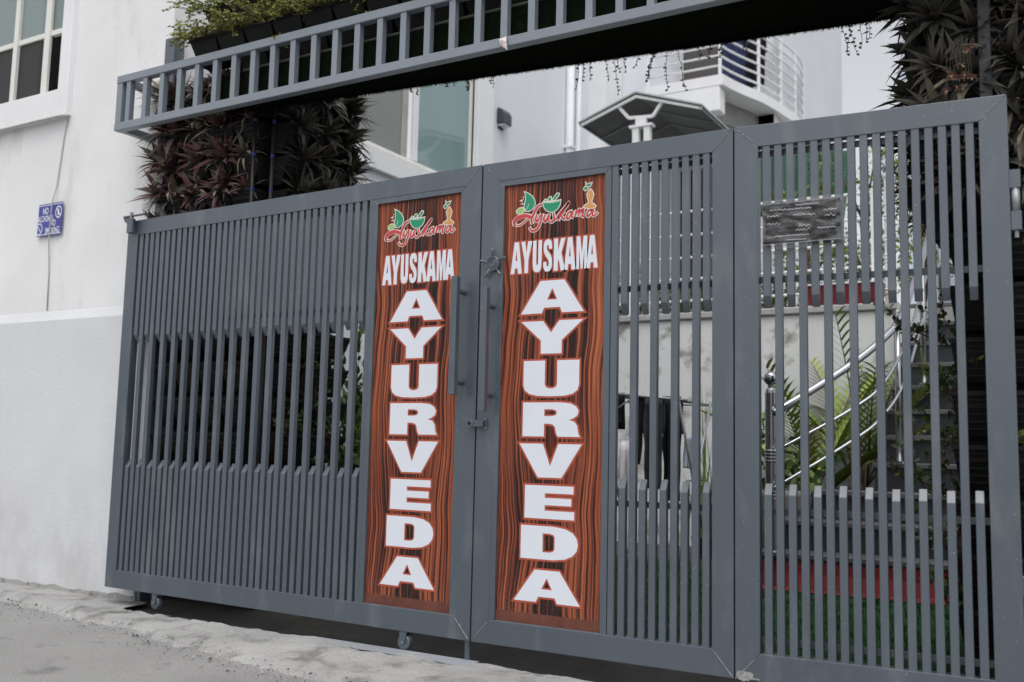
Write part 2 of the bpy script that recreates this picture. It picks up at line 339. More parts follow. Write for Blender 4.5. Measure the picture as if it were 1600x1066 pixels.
# driveway: ramps up behind the gate, then level; terrace behind
def drive_z(y): return -.004+.204*min(1, max(0, (y-.25)/1.15))
drv = grid_sheet(frange(.10, 7, 40), [-.02, .1, .2, .3, .5, .7, .9, 1.1, 1.3, 1.45, 2, 3, 4.2], lambda x, y: drive_z(y)+.004*nz(x, y, 3)).build('driveway', M_DRIVE, smooth=True); tag(drv, kind='structure')
turf = grid_sheet(frange(1.9, 5.2, 30), frange(.62, 3.0, 24), lambda x, y: drive_z(y)+.015+.004*nz(x, y, 6)).build('lawn', M_TURF, smooth=True); tag(turf, kind='structure')
b = MB()
for i in range(9000):
    x, y = rnd(1.95, 5.0), rnd(.66, 2.6); z = drive_z(y)+.014; a = rnd(0, PI); h = rnd(.018, .035); dx, dy = math.cos(a)*.004, math.sin(a)*.004
    b.add([(x-dx, y-dy, z), (x+dx, y+dy, z), (x+rnd(-.012, .012), y+rnd(-.012, .012), z+h)], [(0, 1, 2)])
tag(b.build('grass', M_TURF), 'short dark green turf blades on the driveway behind the gate', 'grass', kind='stuff')

# ================================================================== LEFT BUILDING
YW = .25; ZT = 9.0; XS = .10
bld = empty('white_building', (-3, YW, 0), 0, 'white plastered building with a plinth at the left of the gate', 'building')
def part(mb, name, mt, parent=bld, **k):
    o = mb.build(name, mt, parent, **k); o.location = -Vector(parent.location) if parent and parent.parent is None else o.location; return o
# front wall with an opening for the window: x -2.9..-1.075, z 3.39..4.75
WX0, WX1, WZ0, WZ1 = -2.95, -.990, 3.375, 4.85
b = MB(); xl, xr = -9, .098
b.box(xl, WX0, YW, YW+.22, 1.83, ZT); b.box(WX1, xr, YW, YW+.22, 1.83, ZT); b.box(WX0, WX1, YW, YW+.22, 1.83, WZ0); b.box(WX0, WX1, YW, YW+.22, WZ1, ZT)
part(b, 'wall', M_WALL)
b = MB(); b.prism([(YW-.028, -.1), (YW+.22, -.1), (YW+.22, 1.832), (YW-.001, 1.832), (YW-.028, 1.765)], 'x', xl, xr-.005); part(b, 'plinth', M_PLINTH, bevel=.004)
b = MB(); xs = frange(-6, .09, 260); vs = []
for x in xs:
    h = .055+.03*nz(x, 0, 1.3, 4)+.02*nz(x, 0, 7, 2)+.008*nz(x, 0, 30, 6)
    vs += [(x, YW-.036, -.05), (x, YW-.034, h), (x, YW-.027, h+.004)]
b.add(vs, [(i*3+j, (i+1)*3+j, (i+1)*3+j+1, i*3+j+1) for i in range(259) for j in range(2)])
part(b, 'peeled_base', M_PEEL)
# window surround, frames, panes
tr = empty('window', (0, 0, 0)); tr.parent = bld; tr.location = -Vector(bld.location)
b = MB(); t = .108; d0, d1 = YW-.045, YW+.10
b.box(WX1, WX1+t, d0, d1, WZ0-.195, WZ1+.12); b.box(WX0-t, WX0, d0, d1, WZ0-.195, WZ1+.12)
b.box(WX0, WX1, d0, d1, WZ0-.195, WZ0); b.box(WX0, WX1, d0, d1, WZ1, WZ1+.12)
b.build('surround', M_TRIM, tr, bevel=.004)
M_PVC = mat('cream window frame', (.72, .71, .67), .5, .04, 6)
fy = YW+.02
b = MB(); b.box(WX0+.001, WX1-.001, fy, fy+.06, WZ0+.001, WZ0+.03); b.box(WX1-.022, WX1-.001, fy, fy+.06, 3.87, WZ1-.001); b.box(WX0+.001, WX0+.034, fy, fy+.06, WZ0+.03, WZ1-.001)
b.build('outer_frame', M_PVC, tr, bevel=.003)
MULL = ((-1.645, -1.578), (-1.280, -1.198))
for (a, c) in MULL:
    MB().box(a, c-.02, fy-.004, fy+.022, WZ0+.031, WZ1-.002).build('mullion', M_PVC, tr, bevel=.004)
MB().box(-1.578+.30-.02, -1.2805, fy+.03, fy+.06, WZ0+.031, 3.826).build('sash', mat('brown grey sash', (.16, .15, .14), .5), tr)
for (a, c, low) in ((WX0+.034, -1.645, True), (-1.598, -1.280, True), (-1.218, WX1-.022, False)):
    MB().box(a, c, fy+.008, fy+.040, 3.828, 3.868).build('transom', M_PVC, tr, bevel=.003)
    MB().box(a, c, fy+.022, fy+.026, 3.868, WZ1-.01).build('pane', M_GL_FRONT, tr)
    if low: MB().box(a, c, fy+.022, fy+.026, WZ0+.030, 3.828).build('pane', M_GL_DARK, tr)
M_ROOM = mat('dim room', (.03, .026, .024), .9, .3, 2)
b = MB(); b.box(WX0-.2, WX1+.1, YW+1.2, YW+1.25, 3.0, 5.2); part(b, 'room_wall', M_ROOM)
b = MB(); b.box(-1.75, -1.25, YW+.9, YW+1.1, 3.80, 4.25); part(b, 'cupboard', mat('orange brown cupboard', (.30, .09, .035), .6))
# side wall along the driveway, with its window
Y0, Y1 = YW+.22, 6.3
SY0, SY1, SZ0, SZ1 = 1.35, 3.80, 3.40, 5.2
b = MB(); x0, x1 = XS-.22, XS
b.box(x0, x1, Y0+.002, SY0, -.05, ZT); b.box(x0, x1, SY1, Y1, -.05, ZT); b.box(x0, x1, SY0, SY1, -.05, SZ0); b.box(x0, x1, SY0, SY1, SZ1, ZT)
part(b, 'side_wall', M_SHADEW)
tr2 = empty('side_window', (0, 0, 0)); tr2.parent = bld; tr2.location = -Vector(bld.location)
b = MB(); a0, a1 = XS-.10, XS+.05
b.box(a0, a1, SY1, SY1+.29, SZ0-.185, SZ1+.2); b.box(a0, a1, SY0-.2, SY0, SZ0-.185, SZ1+.2); b.box(a0, a1, SY0, SY1, SZ0-.185, SZ0); b.box(a0, a1, SY0, SY1, SZ1, SZ1+.2)
b.build('surround', M_TRIM, tr2, bevel=.005)
fx = XS-.075
b = MB(); b.box(fx, fx+.06, SY0+.001, SY1-.001, SZ0+.001, SZ0+.05); b.box(fx, fx+.06, SY1-.05, SY1-.001, SZ0+.05, SZ1-.001); b.box(fx, fx+.06, SY0+.001, SY0+.05, SZ0+.05, SZ1-.001)
b.build('outer_frame', M_PVC, tr2, bevel=.003)
b = MB(); b.box(fx+.036, fx+.062, 2.86, 2.935, SZ0+.052, SZ1-.01); b.build('sash', M_TRIM, tr2, bevel=.003)
b = MB(); b.box(fx+.005, fx+.032, 2.74, 2.82, SZ0+.052, SZ1-.01); b.build('sash', mat('grey sash', (.36, .36, .34), .5), tr2, bevel=.003)
b = MB(); b.box(fx+.045, fx+.05, 2.935, SY1-.05, SZ0+.05, SZ1-.01); b.build('pane', M_GL_TEAL, tr2)
b = MB(); b.box(fx+.016, fx+.02, SY0+.05, 2.74, SZ0+.05, SZ1-.01); b.build('pane', M_GL_GREY, tr2)
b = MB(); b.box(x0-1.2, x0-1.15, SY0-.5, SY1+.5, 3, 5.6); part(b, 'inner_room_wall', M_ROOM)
# drain pipes and the column at the far corner
for (px_, py_, rad) in ((XS+.045, 5.72, .045), (XS+.035, 5.95, .03)):
    p = empty('drain_pipe', (px_, py_, .2), 0, 'thick white drain pipe on the side wall' if rad > .04 else 'thin white drain pipe beside the thick one', 'pipe')
    MB().tube([(0, 0, 0), (0, 0, 7.5)], rad, 14).build('pipe', M_TRIM, p, smooth=True)
    for zz in (1.6, 4.15, 6.0): MB().box(-rad-.012, rad+.012, -rad-.012, rad+.012, zz, zz+.03).build('bracket', M_TRIM, p, bevel=.004)
b = MB(); b.box(-.12, XS+.22, 6.3, 6.75, -.05, ZT); part(b, 'corner_column', M_TRIM)
# wall lamp
lp = empty('wall_lamp', (XS, 4.29, 4.2), 0, 'small dark grey box lamp on the side wall beyond the window', 'lamp')
MB().prism([(0, 0), (.09, -.015), (.09, .09), (.06, .14), (0, .15)], 'y', -.075, .075).build('lamp_body', M_LAMPG, lp, bevel=.006)
MB().box(.005, .08, -.06, .06, -.024, -.012).build('lamp_glass', M_TRIM, lp)
MB().box(-.002, .004, -.05, .05, -.05, .17).build('back_plate', M_LAMPG, lp)

# cables on the front wall
def cable(pts, rad, label):
    b = MB().tube(pts, rad, 6); o = b.build('cable', M_CABLE, smooth=True); return tag(o, label, 'cable')
cable([(-3.5, YW-.05, 3.17), (-2.4, YW-.052, 3.185), (-1.69, YW-.052, 3.172), (-1.2, YW-.052, 3.174), (-.90, YW-.05, 3.173), (-.87, YW-.03, 3.17)], .009, 'grey cable running under the sill of the front window')
cable([(-.90, YW-.010, 3.17), (-.93, YW-.007, 3.04), (-.965, YW-.01, 2.7), (-.972, YW-.03, 2.585), (-.985, YW-.03, 2.36), (-.985, YW-.008, 2.1), (-.975, YW-.008, 1.84)], .0042, 'thin vertical cable hanging down past the blue notice')

# ------------------------------------------------------------------ flat artwork helpers
def offset_poly(p, d):
    n = len(p); out = []
    area = sum(p[i][0]*p[(i+1) % n][1]-p[(i+1) % n][0]*p[i][1] for i in range(n)); sg = 1 if area > 0 else -1
    for i in range(n):
        a, q, c = Vector(p[i-1]), Vector(p[i]), Vector(p[(i+1) % n])
        e1, e2 = (q-a).normalized(), (c-q).normalized()
        n1, n2 = Vector((e1.y, -e1.x))*sg, Vector((e2.y, -e2.x))*sg
        m_ = n1+n2; L = m_.length_squared
        m_ = m_*(2/L) if L > .35 else m_.normalized()*2.2
        out.append((q.x+m_.x*d, q.y+m_.y*d))
    return out
def flat(mb, polys, y, mi):
    """fill a polygon with holes in the x-z plane at depth y, facing -y"""
    vs = [Vector((x, z, 0)) for p in polys for (x, z) in p]
    tris = tessellate_polygon([[Vector((x, z, 0)) for (x, z) in p] for p in polys])
    fs = []
    for t_ in tris:
        a, b_, c = (vs[i] for i in t_); cr_ = (b_-a).cross(c-a).z
        fs.append(tuple(t_) if cr_ > 0 else (t_[0], t_[2], t_[1]))
    mb.add([(v.x, y, v.y) for v in vs], fs, mi)
def smooth_pts(pts, k=5):
    P = [Vector(p) for p in pts]; out = []
    for i in range(len(P)-1):
        a, b_, c, d_ = P[max(i-1, 0)], P[i], P[i+1], P[min(i+2, len(P)-1)]
        for j in range(k):
            t_ = j/k; out.append(.5*((2*b_)+(c-a)*t_+(2*a-5*b_+4*c-d_)*t_*t_+(3*b_-a-3*c+d_)*t_**3))
    return out+[P[-1]]
def ribbon(mb, pts, w0, y, mi, taper=True, k=5):
    q = smooth_pts(pts, k); n = len(q); L = []; Rr = []
    for i, p in enumerate(q):
        d = (q[min(i+1, n-1)]-q[max(i-1, 0)]).normalized(); nn = Vector((-d.y, d.x))
        ww = w0*(.35+.65*math.sin(PI*(i+.6)/(n+.2))**.7) if taper else w0
        L.append(p+nn*ww/2); Rr.append(p-nn*ww/2)
    vs = [(p.x, y, p.y) for p in L]+[(p.x, y, p.y) for p in Rr]
    mb.add(vs, [(i, n+i, n+i+1, i+1) for i in range(n-1)], mi)
LET = {
 'A': [[(0, 0), (.34, 0), (.375, .17), (.625, .17), (.66, 0), (1, 0), (.69, 1), (.31, 1)], [(.5, .76), (.42, .41), (.58, .41)]],
 'Y': [[(0, 1), (.36, 1), (.49, .64), (.62, 1), (1, 1), (.665, .4), (.665, 0), (.33, 0), (.33, .4)]],
 'U': [[(0, 1), (0, .32), (.03, .17), (.11, .07), (.25, .015), (.5, 0), (.75, .015), (.89, .07), (.97, .17), (1, .32), (1, 1), (.61, 1), (.61, .33), (.585, .255), (.53, .22), (.47, .22), (.415, .255), (.39, .33), (.39, 1)]],
 'R': [[(0, 0), (0, 1), (.66, 1), (.83, .97), (.93, .88), (.97, .75), (.95, .62), (.88, .53), (.80, .49), (.90, .44), (.95, .32), (.97, .1), (1, 0), (.62, 0), (.59, .1), (.57, .28), (.53, .35), (.46, .375), (.38, .375), (.38, 0)], [(.38, .60), (.38, .80), (.52, .80), (.58, .765), (.60, .70), (.58, .63), (.52, .60)]],
 'V': [[(0, 1), (.385, 1), (.505, .34), (.63, 1), (1, 1), (.69, 0), (.31, 0)]],
 'E': [[(0, 0), (0, 1), (.98, 1), (.98, .77), (.41, .77), (.41, .63), (.94, .63), (.94, .41), (.41, .41), (.41, .245), (1, .245), (1, 0)]],
 'D': [[(0, 0), (0, 1), (.58, 1), (.78, .95), (.91, .84), (.98, .68), (1, .5), (.98, .32), (.91, .16), (.78, .05), (.58, 0)], [(.39, .22), (.39, .78), (.51, .78), (.575, .75), (.60, .68), (.60, .32), (.575, .25), (.51, .22)]],
 'S': [[(.02, .30), (.36, .30), (.38, .20), (.46, .155), (.56, .17), (.62, .23), (.61, .31), (.52, .38), (.25, .50), (.09, .61), (.03, .76), (.09, .90), (.24, .98), (.5, 1.01), (.78, .98), (.92, .89), (.96, .70), (.63, .70), (.60, .80), (.50, .835), (.41, .81), (.38, .75), (.42, .68), (.60, .60), (.84, .49), (.96, .37), (.98, .22), (.90, .08), (.73, .01), (.5, -.01), (.24, .01), (.09, .09), (.03, .19)]],
 'K': [[(0, 0), (0, 1), (.36, 1), (.36, .62), (.62, 1), (1, 1), (.66, .55), (1, 0), (.62, 0), (.43, .36), (.36, .27), (.36, 0)]],
 'M': [[(0, 0), (0, 1), (.35, 1), (.5, .45), (.65, 1), (1, 1), (1, 0), (.745, 0), (.745, .64), (.58, 0), (.42, 0), (.255, .64), (.255, 0)]],
}
def lettering(ch, x0, x1, z0, z1, out=.0085):
    b = MB(); ps = [[(x0+(x1-x0)*u, z0+(z1-z0)*v) for u, v in q] for q in LET[ch]]
    flat(b, [offset_poly(ps[0], out)]+[offset_poly(q, -out*.8) for q in ps[1:]], -.0005, 0)
    flat(b, ps, -.0011, 1)
    return b
SW, SH = .515, 1.98
BIG = [('A', .096, .415, .461, .609), ('Y', .099, .413, .644, .792), ('U', .117, .397, .823, .983), ('R', .118, .405, 1.010, 1.161), ('V', .104, .414, 1.193, 1.341), ('E', .137, .383, 1.376, 1.520), ('D', .121, .403, 1.552, 1.696), ('A', .092, .417, 1.742, 1.880)]
SMALL = [('A', .034, .098), ('Y', .088, .150), ('U', .150, .200), ('S', .203, .255), ('K', .258, .320), ('A', .310, .372), ('M', .372, .428), ('A', .420, .481)]
def art(cx, cy):            # measured drawing coordinates -> metres from the panel's top-left corner
    return (.05+(cx-150)*.00052, -(.184+((265+cy/6.27)-350+.111*((780+cx/6.27)-804))*.00293))
STROKES = [([(325, 462), (262, 449), (195, 466), (150, 508), (158, 548)], 24), ([(158, 548), (215, 540), (275, 490), (325, 462)], 7),
 ([(424, 338), (385, 358), (348, 425), (324, 490), (336, 534)], 15), ([(382, 430), (366, 480), (385, 505), (425, 425)], 12), ([(432, 425), (420, 500), (385, 580), (332, 598), (305, 560)], 13),
 ([(462, 432), (448, 485), (470, 505), (498, 432)], 12), ([(505, 428), (490, 485), (506, 500)], 11), ([(540, 415), (552, 470), (535, 508), (506, 506)], 12), ([(556, 500), (610, 420), (678, 335), (692, 318), (672, 352), (618, 425), (592, 500)], 12),
 ([(655, 405), (618, 440), (645, 480), (662, 474)], 11), ([(728, 402), (690, 418), (672, 462), (692, 478), (730, 405)], 11), ([(738, 398), (722, 455), (742, 468)], 10), ([(768, 390), (752, 462)], 11), ([(752, 450), (790, 392), (800, 398), (782, 462)], 11),
 ([(784, 445), (824, 385), (836, 394), (822, 450), (842, 456)], 11), ([(925, 384), (886, 396), (866, 438), (884, 454), (924, 386)], 11), ([(934, 380), (918, 436), (938, 448), (972, 412)], 10)]
BLOBS = [(M_GREEN, [(252, 212), (285, 225), (325, 255), (350, 295), (355, 335), (338, 375), (305, 398), (268, 400), (248, 362), (256, 320), (264, 285), (262, 245)]),
 (M_LGREEN, [(172, 402), (198, 375), (228, 370), (250, 392), (232, 424), (196, 432), (178, 420)]),
 (M_GREEN, [(437, 318), (520, 312), (610, 296), (604, 340), (580, 380), (545, 406), (510, 410), (475, 396), (447, 360)]),
 (M_GREEN, [(532, 292), (556, 252), (574, 230), (590, 230), (592, 244), (574, 268), (552, 296)]),
 (M_GREEN, [(484, 296), (496, 268), (514, 262), (520, 284), (506, 298)]), (M_GREEN, [(450, 300), (458, 288), (474, 292), (470, 302)]),
 (M_TAN, [(896, 192), (914, 214), (926, 240), (918, 272), (908, 300), (910, 330), (935, 340), (948, 356), (940, 368), (890, 376), (845, 370), (836, 358), (852, 344), (878, 336), (882, 300), (872, 270), (866, 240), (880, 214)]),
 (M_GREEN, [(852, 128), (870, 148), (884, 138), (906, 132), (896, 156), (876, 168), (858, 156)]), (M_GREEN, [(838, 176), (852, 166), (870, 172), (866, 192), (846, 202), (836, 192)])]
DOTS = [(222, 296, 9), (240, 262, 6), (206, 298, 5), (232, 328, 8), (214, 330, 4), (238, 282, 5)]
def sign_panel(parent, x0, ztop, ydep, which):
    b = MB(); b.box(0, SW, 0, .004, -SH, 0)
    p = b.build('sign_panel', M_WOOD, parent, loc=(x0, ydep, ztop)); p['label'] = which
    for ch, a, c, t_, u_ in BIG:
        o = lettering(ch, a, c, -u_, -t_, .0085).build('letter', [M_ORANGE, M_WHITE], p)
    for ch, a, c in SMALL: lettering(ch, a+.002, c-.002, -.419, -.272, .0065).build('small_letter', [M_ORANGE, M_WHITE], p)
    b = MB()
    for i, (s_, wd) in enumerate(STROKES): ribbon(b, [art(*q) for q in s_], (wd+18)*.00056, -.0004-.00003*i, 0, False)
    for i, (mt, q) in enumerate(BLOBS): flat(b, [offset_poly([art(*k) for k in q], .0045)], -.0009-.00003*i, 0)
    for i, (s_, wd) in enumerate(STROKES): ribbon(b, [art(*q) for q in s_], wd*.00078, -.0018-.00002*i, 1)
    for i, (mt, q) in enumerate(BLOBS): flat(b, [[art(*k) for k in q]], -.0013-.00002*i, {M_GREEN: 2, M_LGREEN: 3, M_TAN: 4}[mt])
    ribbon(b, [art(262, 395), art(285, 360), art(290, 325)], .0028, -.0016, 0); ribbon(b, [art(178, 410), art(205, 412), art(246, 392)], .0022, -.0016, 0)
    ribbon(b, [art(445, 320), art(525, 318), art(604, 302)], .003, -.0016, 0); ribbon(b, [art(893, 226), art(886, 246), art(888, 262)], .0018, -.0016, 0)
    hd = [(art(897+9*math.cos(a*PI/5), 238+12*math.sin(a*PI/5))) for a in range(10)]; flat(b, [hd], -.00175, 4)
    for (cx_, cy_, r_) in DOTS: flat(b, [[art(cx_+r_*1.2*math.cos(a*PI/4), cy_+r_*1.2*math.sin(a*PI/4)) for a in range(8)]], -.0012, 0)
    b.build('logo', [M_HALO, M_RED, M_GREEN, M_LGREEN, M_TAN], p)
    # brown dusty lower strip of the print
    b = MB(); flat(b, [[(.001, -SH+.001), (SW-.001, -SH+.001), (SW-.001, -SH+.048), (.001, -SH+.05)]], -.0004, 0); b.build('lower_strip', M_BROWN, p)
    return p

# ================================================================== THE GATE
ZB, ZTOP, ZI0, ZI1 = .12, 2.32, .2236, 2.2281
DEP = .05
def mitred_frame(parent, x0, x1, wl, wr):
    out = []
    for name, poly in (('stile', [(x0, ZB), (x0+wl, ZI0), (x0+wl, ZI1), (x0, ZTOP)]), ('stile', [(x1, ZB), (x1, ZTOP), (x1-wr, ZI1), (x1-wr, ZI0)]),
                       ('top_rail', [(x0, ZTOP), (x0+wl, ZI1), (x1-wr, ZI1), (x1, ZTOP)]), ('bottom_rail', [(x0, ZB), (x1, ZB), (x1-wr, ZI0), (x0+wl, ZI0)])):
        out.append(MB().prism(poly, 'y', 0, DEP).build(name, M_GATE, parent, bevel=.0022, bseg=2))
    for (xa, za, xb, zb) in ((x0, ZTOP, x0+wl, ZI1), (x1, ZTOP, x1-wr, ZI1), (x0, ZB, x0+wl, ZI0), (x1, ZB, x1-wr, ZI0)):
        b = MB(); rs = random.Random(int((xa+za)*1000)); pts = []; rad = []
        t0, t1 = rs.uniform(.02, .2), rs.uniform(.8, 1.0)
        for k in range(26):
            t_ = t0+(t1-t0)*k/25; pts.append((xa+(xb-xa)*t_+rs.uniform(-.0009, .0009), -.0004, za+(zb-za)*t_+rs.uniform(-.0009, .0009))); rad.append(rs.uniform(.0012, .0030))
        b.tube(pts, rad, 6); b.build('weld_bead', M_WELD, parent)
    return out
SD = .028   # slat depth
def slat_meshes(wd):
    h = wd/2; y0, y1 = .003, .003+SD
    lo = MB().add([(-h, y0, ZI0-.01), (h, y0, ZI0-.01), (h, y1, ZI0-.01), (-h, y1, ZI0-.01), (-h, y0, .828), (h, y0, .828), (h, y1, .872), (-h, y1, .872)], [(3, 2, 1, 0), (4, 5, 6, 7), (0, 1, 5, 4), (1, 2, 6, 5), (2, 3, 7, 6), (3, 0, 4, 7)]).mesh('lower_slat', M_GATE2, bevel=.0016)
    up = MB().add([(-h, y0, 1.612), (h, y0, 1.612), (h, y1, 1.566), (-h, y1, 1.566), (-h, y0, ZI1+.01), (h, y0, ZI1+.01), (h, y1, ZI1+.01), (-h, y1, ZI1+.01)], [(3, 2, 1, 0), (4, 5, 6, 7), (0, 1, 5, 4), (1, 2, 6, 5), (2, 3, 7, 6), (3, 0, 4, 7)]).mesh('upper_slat', M_GATE2, bevel=.0016)
    lg = MB().box(-h, h, y0, y1, ZI0-.01, ZI1+.01).mesh('long_slat', M_GATE2, bevel=.0016)
    return lo, up, lg
def slats(parent, xs0, pitch, n, wd, first_long):
    lo, up, lg = slat_meshes(wd)
    for i in range(n):
        x = xs0+i*pitch+rnd(-.0006, .0006)
        if (i % 2 == 0) == first_long: link('long_slat', lg, parent, (x, rnd(0, .0008), 0))
        else:
            link('upper_slat', up, parent, (x, rnd(0, .0008), rnd(-.003, .003))); link('lower_slat', lo, parent, (x, rnd(0, .0008), rnd(-.003, .003)))
def braces(parent, x0, x1):
    for z in (2.196, 1.672, .752, .255):
        MB().box(x0, x1, .0465, .0535, z, z+.026).build('brace', M_GATE2, parent, bevel=.001)
def sign_trim(parent, s0, st, sb):
    t_ = .03; y0, y1 = .002, .03; a, c = s0, s0+SW
    for name, poly in (('sign_trim', [(a-t_, sb-t_), (a, sb), (a, st), (a-t_, st+t_)]), ('sign_trim', [(c, sb), (c+t_, sb-t_), (c+t_, st+t_), (c, st)]),
                       ('sign_trim', [(a-t_, st+t_), (a, st), (c, st), (c+t_, st+t_)]), ('sign_trim', [(a-t_, sb-t_), (c+t_, sb-t_), (c, sb), (a, sb)])):
        MB().prism(poly, 'y', y0, y1).build(name, M_GATE, parent, bevel=.0016)
def handle(parent, x, z0, z1, zs):
    h = MB().box(x-.017, x+.017, -.090, -.058, z0, z1).build('handle', M_GATE, parent, bevel=.002)
    for z in zs: MB().tube([(x, -.060, z), (x, .002, z)], .014, 12).build('standoff', M_GATE, h, smooth=False)
    return h

XL1, XM1, XP1 = 2.6203, 3.8357, 4.8373
# --- wide leaf
aL = math.atan2(-.0858, 2.6203); lenL = math.hypot(.0858, 2.6203)
gl = empty('slatted_gate', (0, .0858, 0), aL, 'wide left leaf of the grey slatted steel gate, on casters', 'gate', 'leaves of the grey gate')
mitred_frame(gl, 0, lenL-.004, .095, .092)
slats(gl, .095+.0181+.0155, .0491, 37, .031, False)
braces(gl, .06, 1.95)
s0 = 1.9849; st, sb = 2.2053, .2249
MB().box(1.931, s0-.030, .001, .045, ZI0-.005, ZI1+.005).build('mullion', M_GATE, gl, bevel=.002)
sign_trim(gl, s0, st-.004, sb+.001)
# spacer strip so that the panel sits between trims
sign_panel(gl, s0, st-.002, .016, 'wood print sign panel reading AYURVEDA on the wide leaf')
MB().box(s0-.01, s0+SW+.01, .024, .028, sb-.01, st+.01).build('back_sheet', M_GATE, gl)
handle(gl, 2.538, 1.226, 1.778, (1.713, 1.287))
def caster(parent, x):
    c = MB().box(x-.022, x+.022, .006, .044, .112, .1205).build('caster', M_GATE, parent, bevel=.001)
    for y in (.004, .042):
        MB().prism([(x-.022, .113), (x+.022, .113), (x+.010, .060), (x-.010, .060)], 'y', y, y+.004).build('fork', M_GATE, c)
    w_ = MB(); q = [(x+.036*math.cos(a*PI/10), .068+.036*math.sin(a*PI/10)) for a in range(20)]; w_.prism(q, 'y', .010, .040)
    w_.build('wheel', M_GATE2, c, bevel=.004); MB().tube([(x, .000, .068), (x, .050, .068)], .006, 8).build('axle', M_GALV, c)
caster(gl, .445); caster(gl, 2.235)
MB().tube([(2.59, .03, .125), (2.59, .03, .022)], .014, 10).build('drop_bolt', M_GATE, gl)
g_ = MB().tube([(.065, -.030, 2.235), (.065, -.030, 2.325)], .024, 18).build('guide_roller', M_GATE, gl, bevel=.002)
MB().tube([(.065, -.030, 2.32), (.065, -.030, 2.365)], [.012, .009], 10).build('bolt', M_GALV, g_)
MB().box(.005, .20, -.040, -.020, 2.338, 2.344, M=Matrix.Rotation(R(0), 4, 'Z')).build('arm', M_GATE, g_)
MB().prism([(-.012, 2.33), (.01, 2.305), (.03, 2.312), (.038, 2.345), (-.012, 2.35)], 'y', -.03, -.004).build('lug', M_GATE, g_)
MB().tube([(.185, -.03, 2.335), (.185, -.03, 2.362)], .009, 6).build('bolt', M_GALV, g_)

# --- middle leaf
gm = empty('slatted_gate', (XL1, 0, 0), 0, 'narrow middle leaf of the grey slatted gate, with the wheel ornament', 'gate', 'leaves of the grey gate')
mitred_frame(gm, .004, XM1-XL1-.003, .090, .088)
sm = 2.7422-XL1
slats(gm, 3.2905-XL1+.0148, .0459, 10, .0295, True)
braces(gm, 3.25-XL1, 3.78-XL1)
sign_trim(gm, sm, st-.004, sb+.001)
MB().box(sm-.01, sm+SW+.01, .024, .028, sb-.01, st+.01).build('back_sheet', M_GATE, gm)
sign_panel(gm, sm, st-.002, .016, 'wood print sign panel reading AYURVEDA on the middle leaf')
handle(gm, 2.700-XL1, 1.149, 1.716, (1.637, 1.228))
# ship's wheel ornament
wx, wz = 2.700-XL1, 1.835
hub = MB(); hub.tube([(wx, .0, wz), (wx, -.012, wz)], .014, 14)
hub = hub.build('wheel_ornament', M_GATE, gm)
pr = MB()
for rr_, wd_ in ((.031, .004), (.022, .003), (.012, .003)):
    pr.tube([(wx+rr_*math.cos(a*PI/12), -.018, wz+rr_*math.sin(a*PI/12)) for a in range(25)], wd_, 6, cap=False)
pr.tube([(wx, -.014, wz), (wx, -.017, wz)], .029, 24)
pr.build('wheel_disc', M_GATE, hub, smooth=False)
for k in range(5):
    a = PI/2+k*2*PI/5+.05; c_, s_ = math.cos(a), math.sin(a)
    MB().tube([(wx+r_*c_, -.018, wz+r_*s_) for r_ in (.028, .046, .048, .056, .062, .067, .073)], [.0035, .004, .0065, .0045, .007, .007, .003], 8).build('spoke', M_GATE, hub, smooth=True)
# hasp across the meeting stiles
hx, hz = 2.640-XL1, 1.097
hp = MB().box(hx+.006, hx+.042, -.004, .0, hz-.028, hz+.028).build('hasp', M_GATE, gm, bevel=.001)
MB().box(hx-.030, hx+.034, -.030, -.024, hz-.016, hz+.016).build('hasp_strap', M_GATE, hp, bevel=.002)
MB().box(hx+.008, hx+.030, -.026, -.003, hz-.013, hz+.013).build('hasp_block', M_GATE, hp, bevel=.003)
ring = [(hx-.032+.019*math.cos(a*PI/8), hz+.019*math.sin(a*PI/8)) for a in range(16)]
for yy in (-.034, -.016): MB().prism(ring, 'y', yy, yy+.006).build('hasp_lug', M_GATE, hp, bevel=.001)
MB().tube([(hx-.034, -.038, hz), (hx-.034, -.034, hz)], .007, 10).build('pin_hole', M_POT, hp)
for zz in (-.02, .02): MB().tube([(hx+.036, -.008, hz+zz), (hx+.036, -.003, hz+zz)], .004, 6).build('bolt', M_GALV, hp)

# --- pedestrian leaf, slightly swung back
aP = math.atan2(.0716, XP1-XM1); lenP = math.hypot(.0716, XP1-XM1)
gp = empty('slatted_gate', (XM1, 0, 0), aP, 'right hinged leaf of the grey slatted gate, with the taped notice', 'gate', 'leaves of the grey gate')
mitred_frame(gp, .003, lenP, .096, .096)
w0_, w1_ = .0992, lenP-.096
pp = (w1_-w0_+.0295)/18; slats(gp, w0_+pp-.01475, pp, 17, .0295, False)
braces(gp, .07, lenP-.07)
for z in (2.00, .55):
    h = MB().box(lenP-.002, lenP+.036, -.002, .030, z-.035, z+.035).build('hinge', M_GATE, gp, bevel=.003)
    MB().tube([(lenP+.018, .014, z-.12), (lenP+.018, .014, z-.03)], .015, 14).build('hinge_barrel', M_GALV, h, smooth=True)
    MB().box(lenP+.0, lenP+.036, -.002, .030, z-.19, z-.118).build('hinge_knuckle', M_GATE, h, bevel=.003)
    MB().tube([(lenP+.018, .014, z-.215), (lenP+.018, .014, z-.188)], .008, 8).build('hinge_pin', M_GALV, h)
b = MB(); q = [(.012+.034*(1+.35*nz(math.cos(a), math.sin(a), 1.5, 3))*math.cos(a)+.028, .137+.02*(1+.5*nz(math.cos(a), math.sin(a), 2.5, 8))*math.sin(a)) for a in [k*2*PI/26 for k in range(26)]]
flat(b, [q], -.0012, 0); flat(b, [[(x+.035, z*.9+.003) for x, z in offset_poly(q, -.009)]], -.002, 0); b.build('mortar_splash', M_MORTAR, gp)
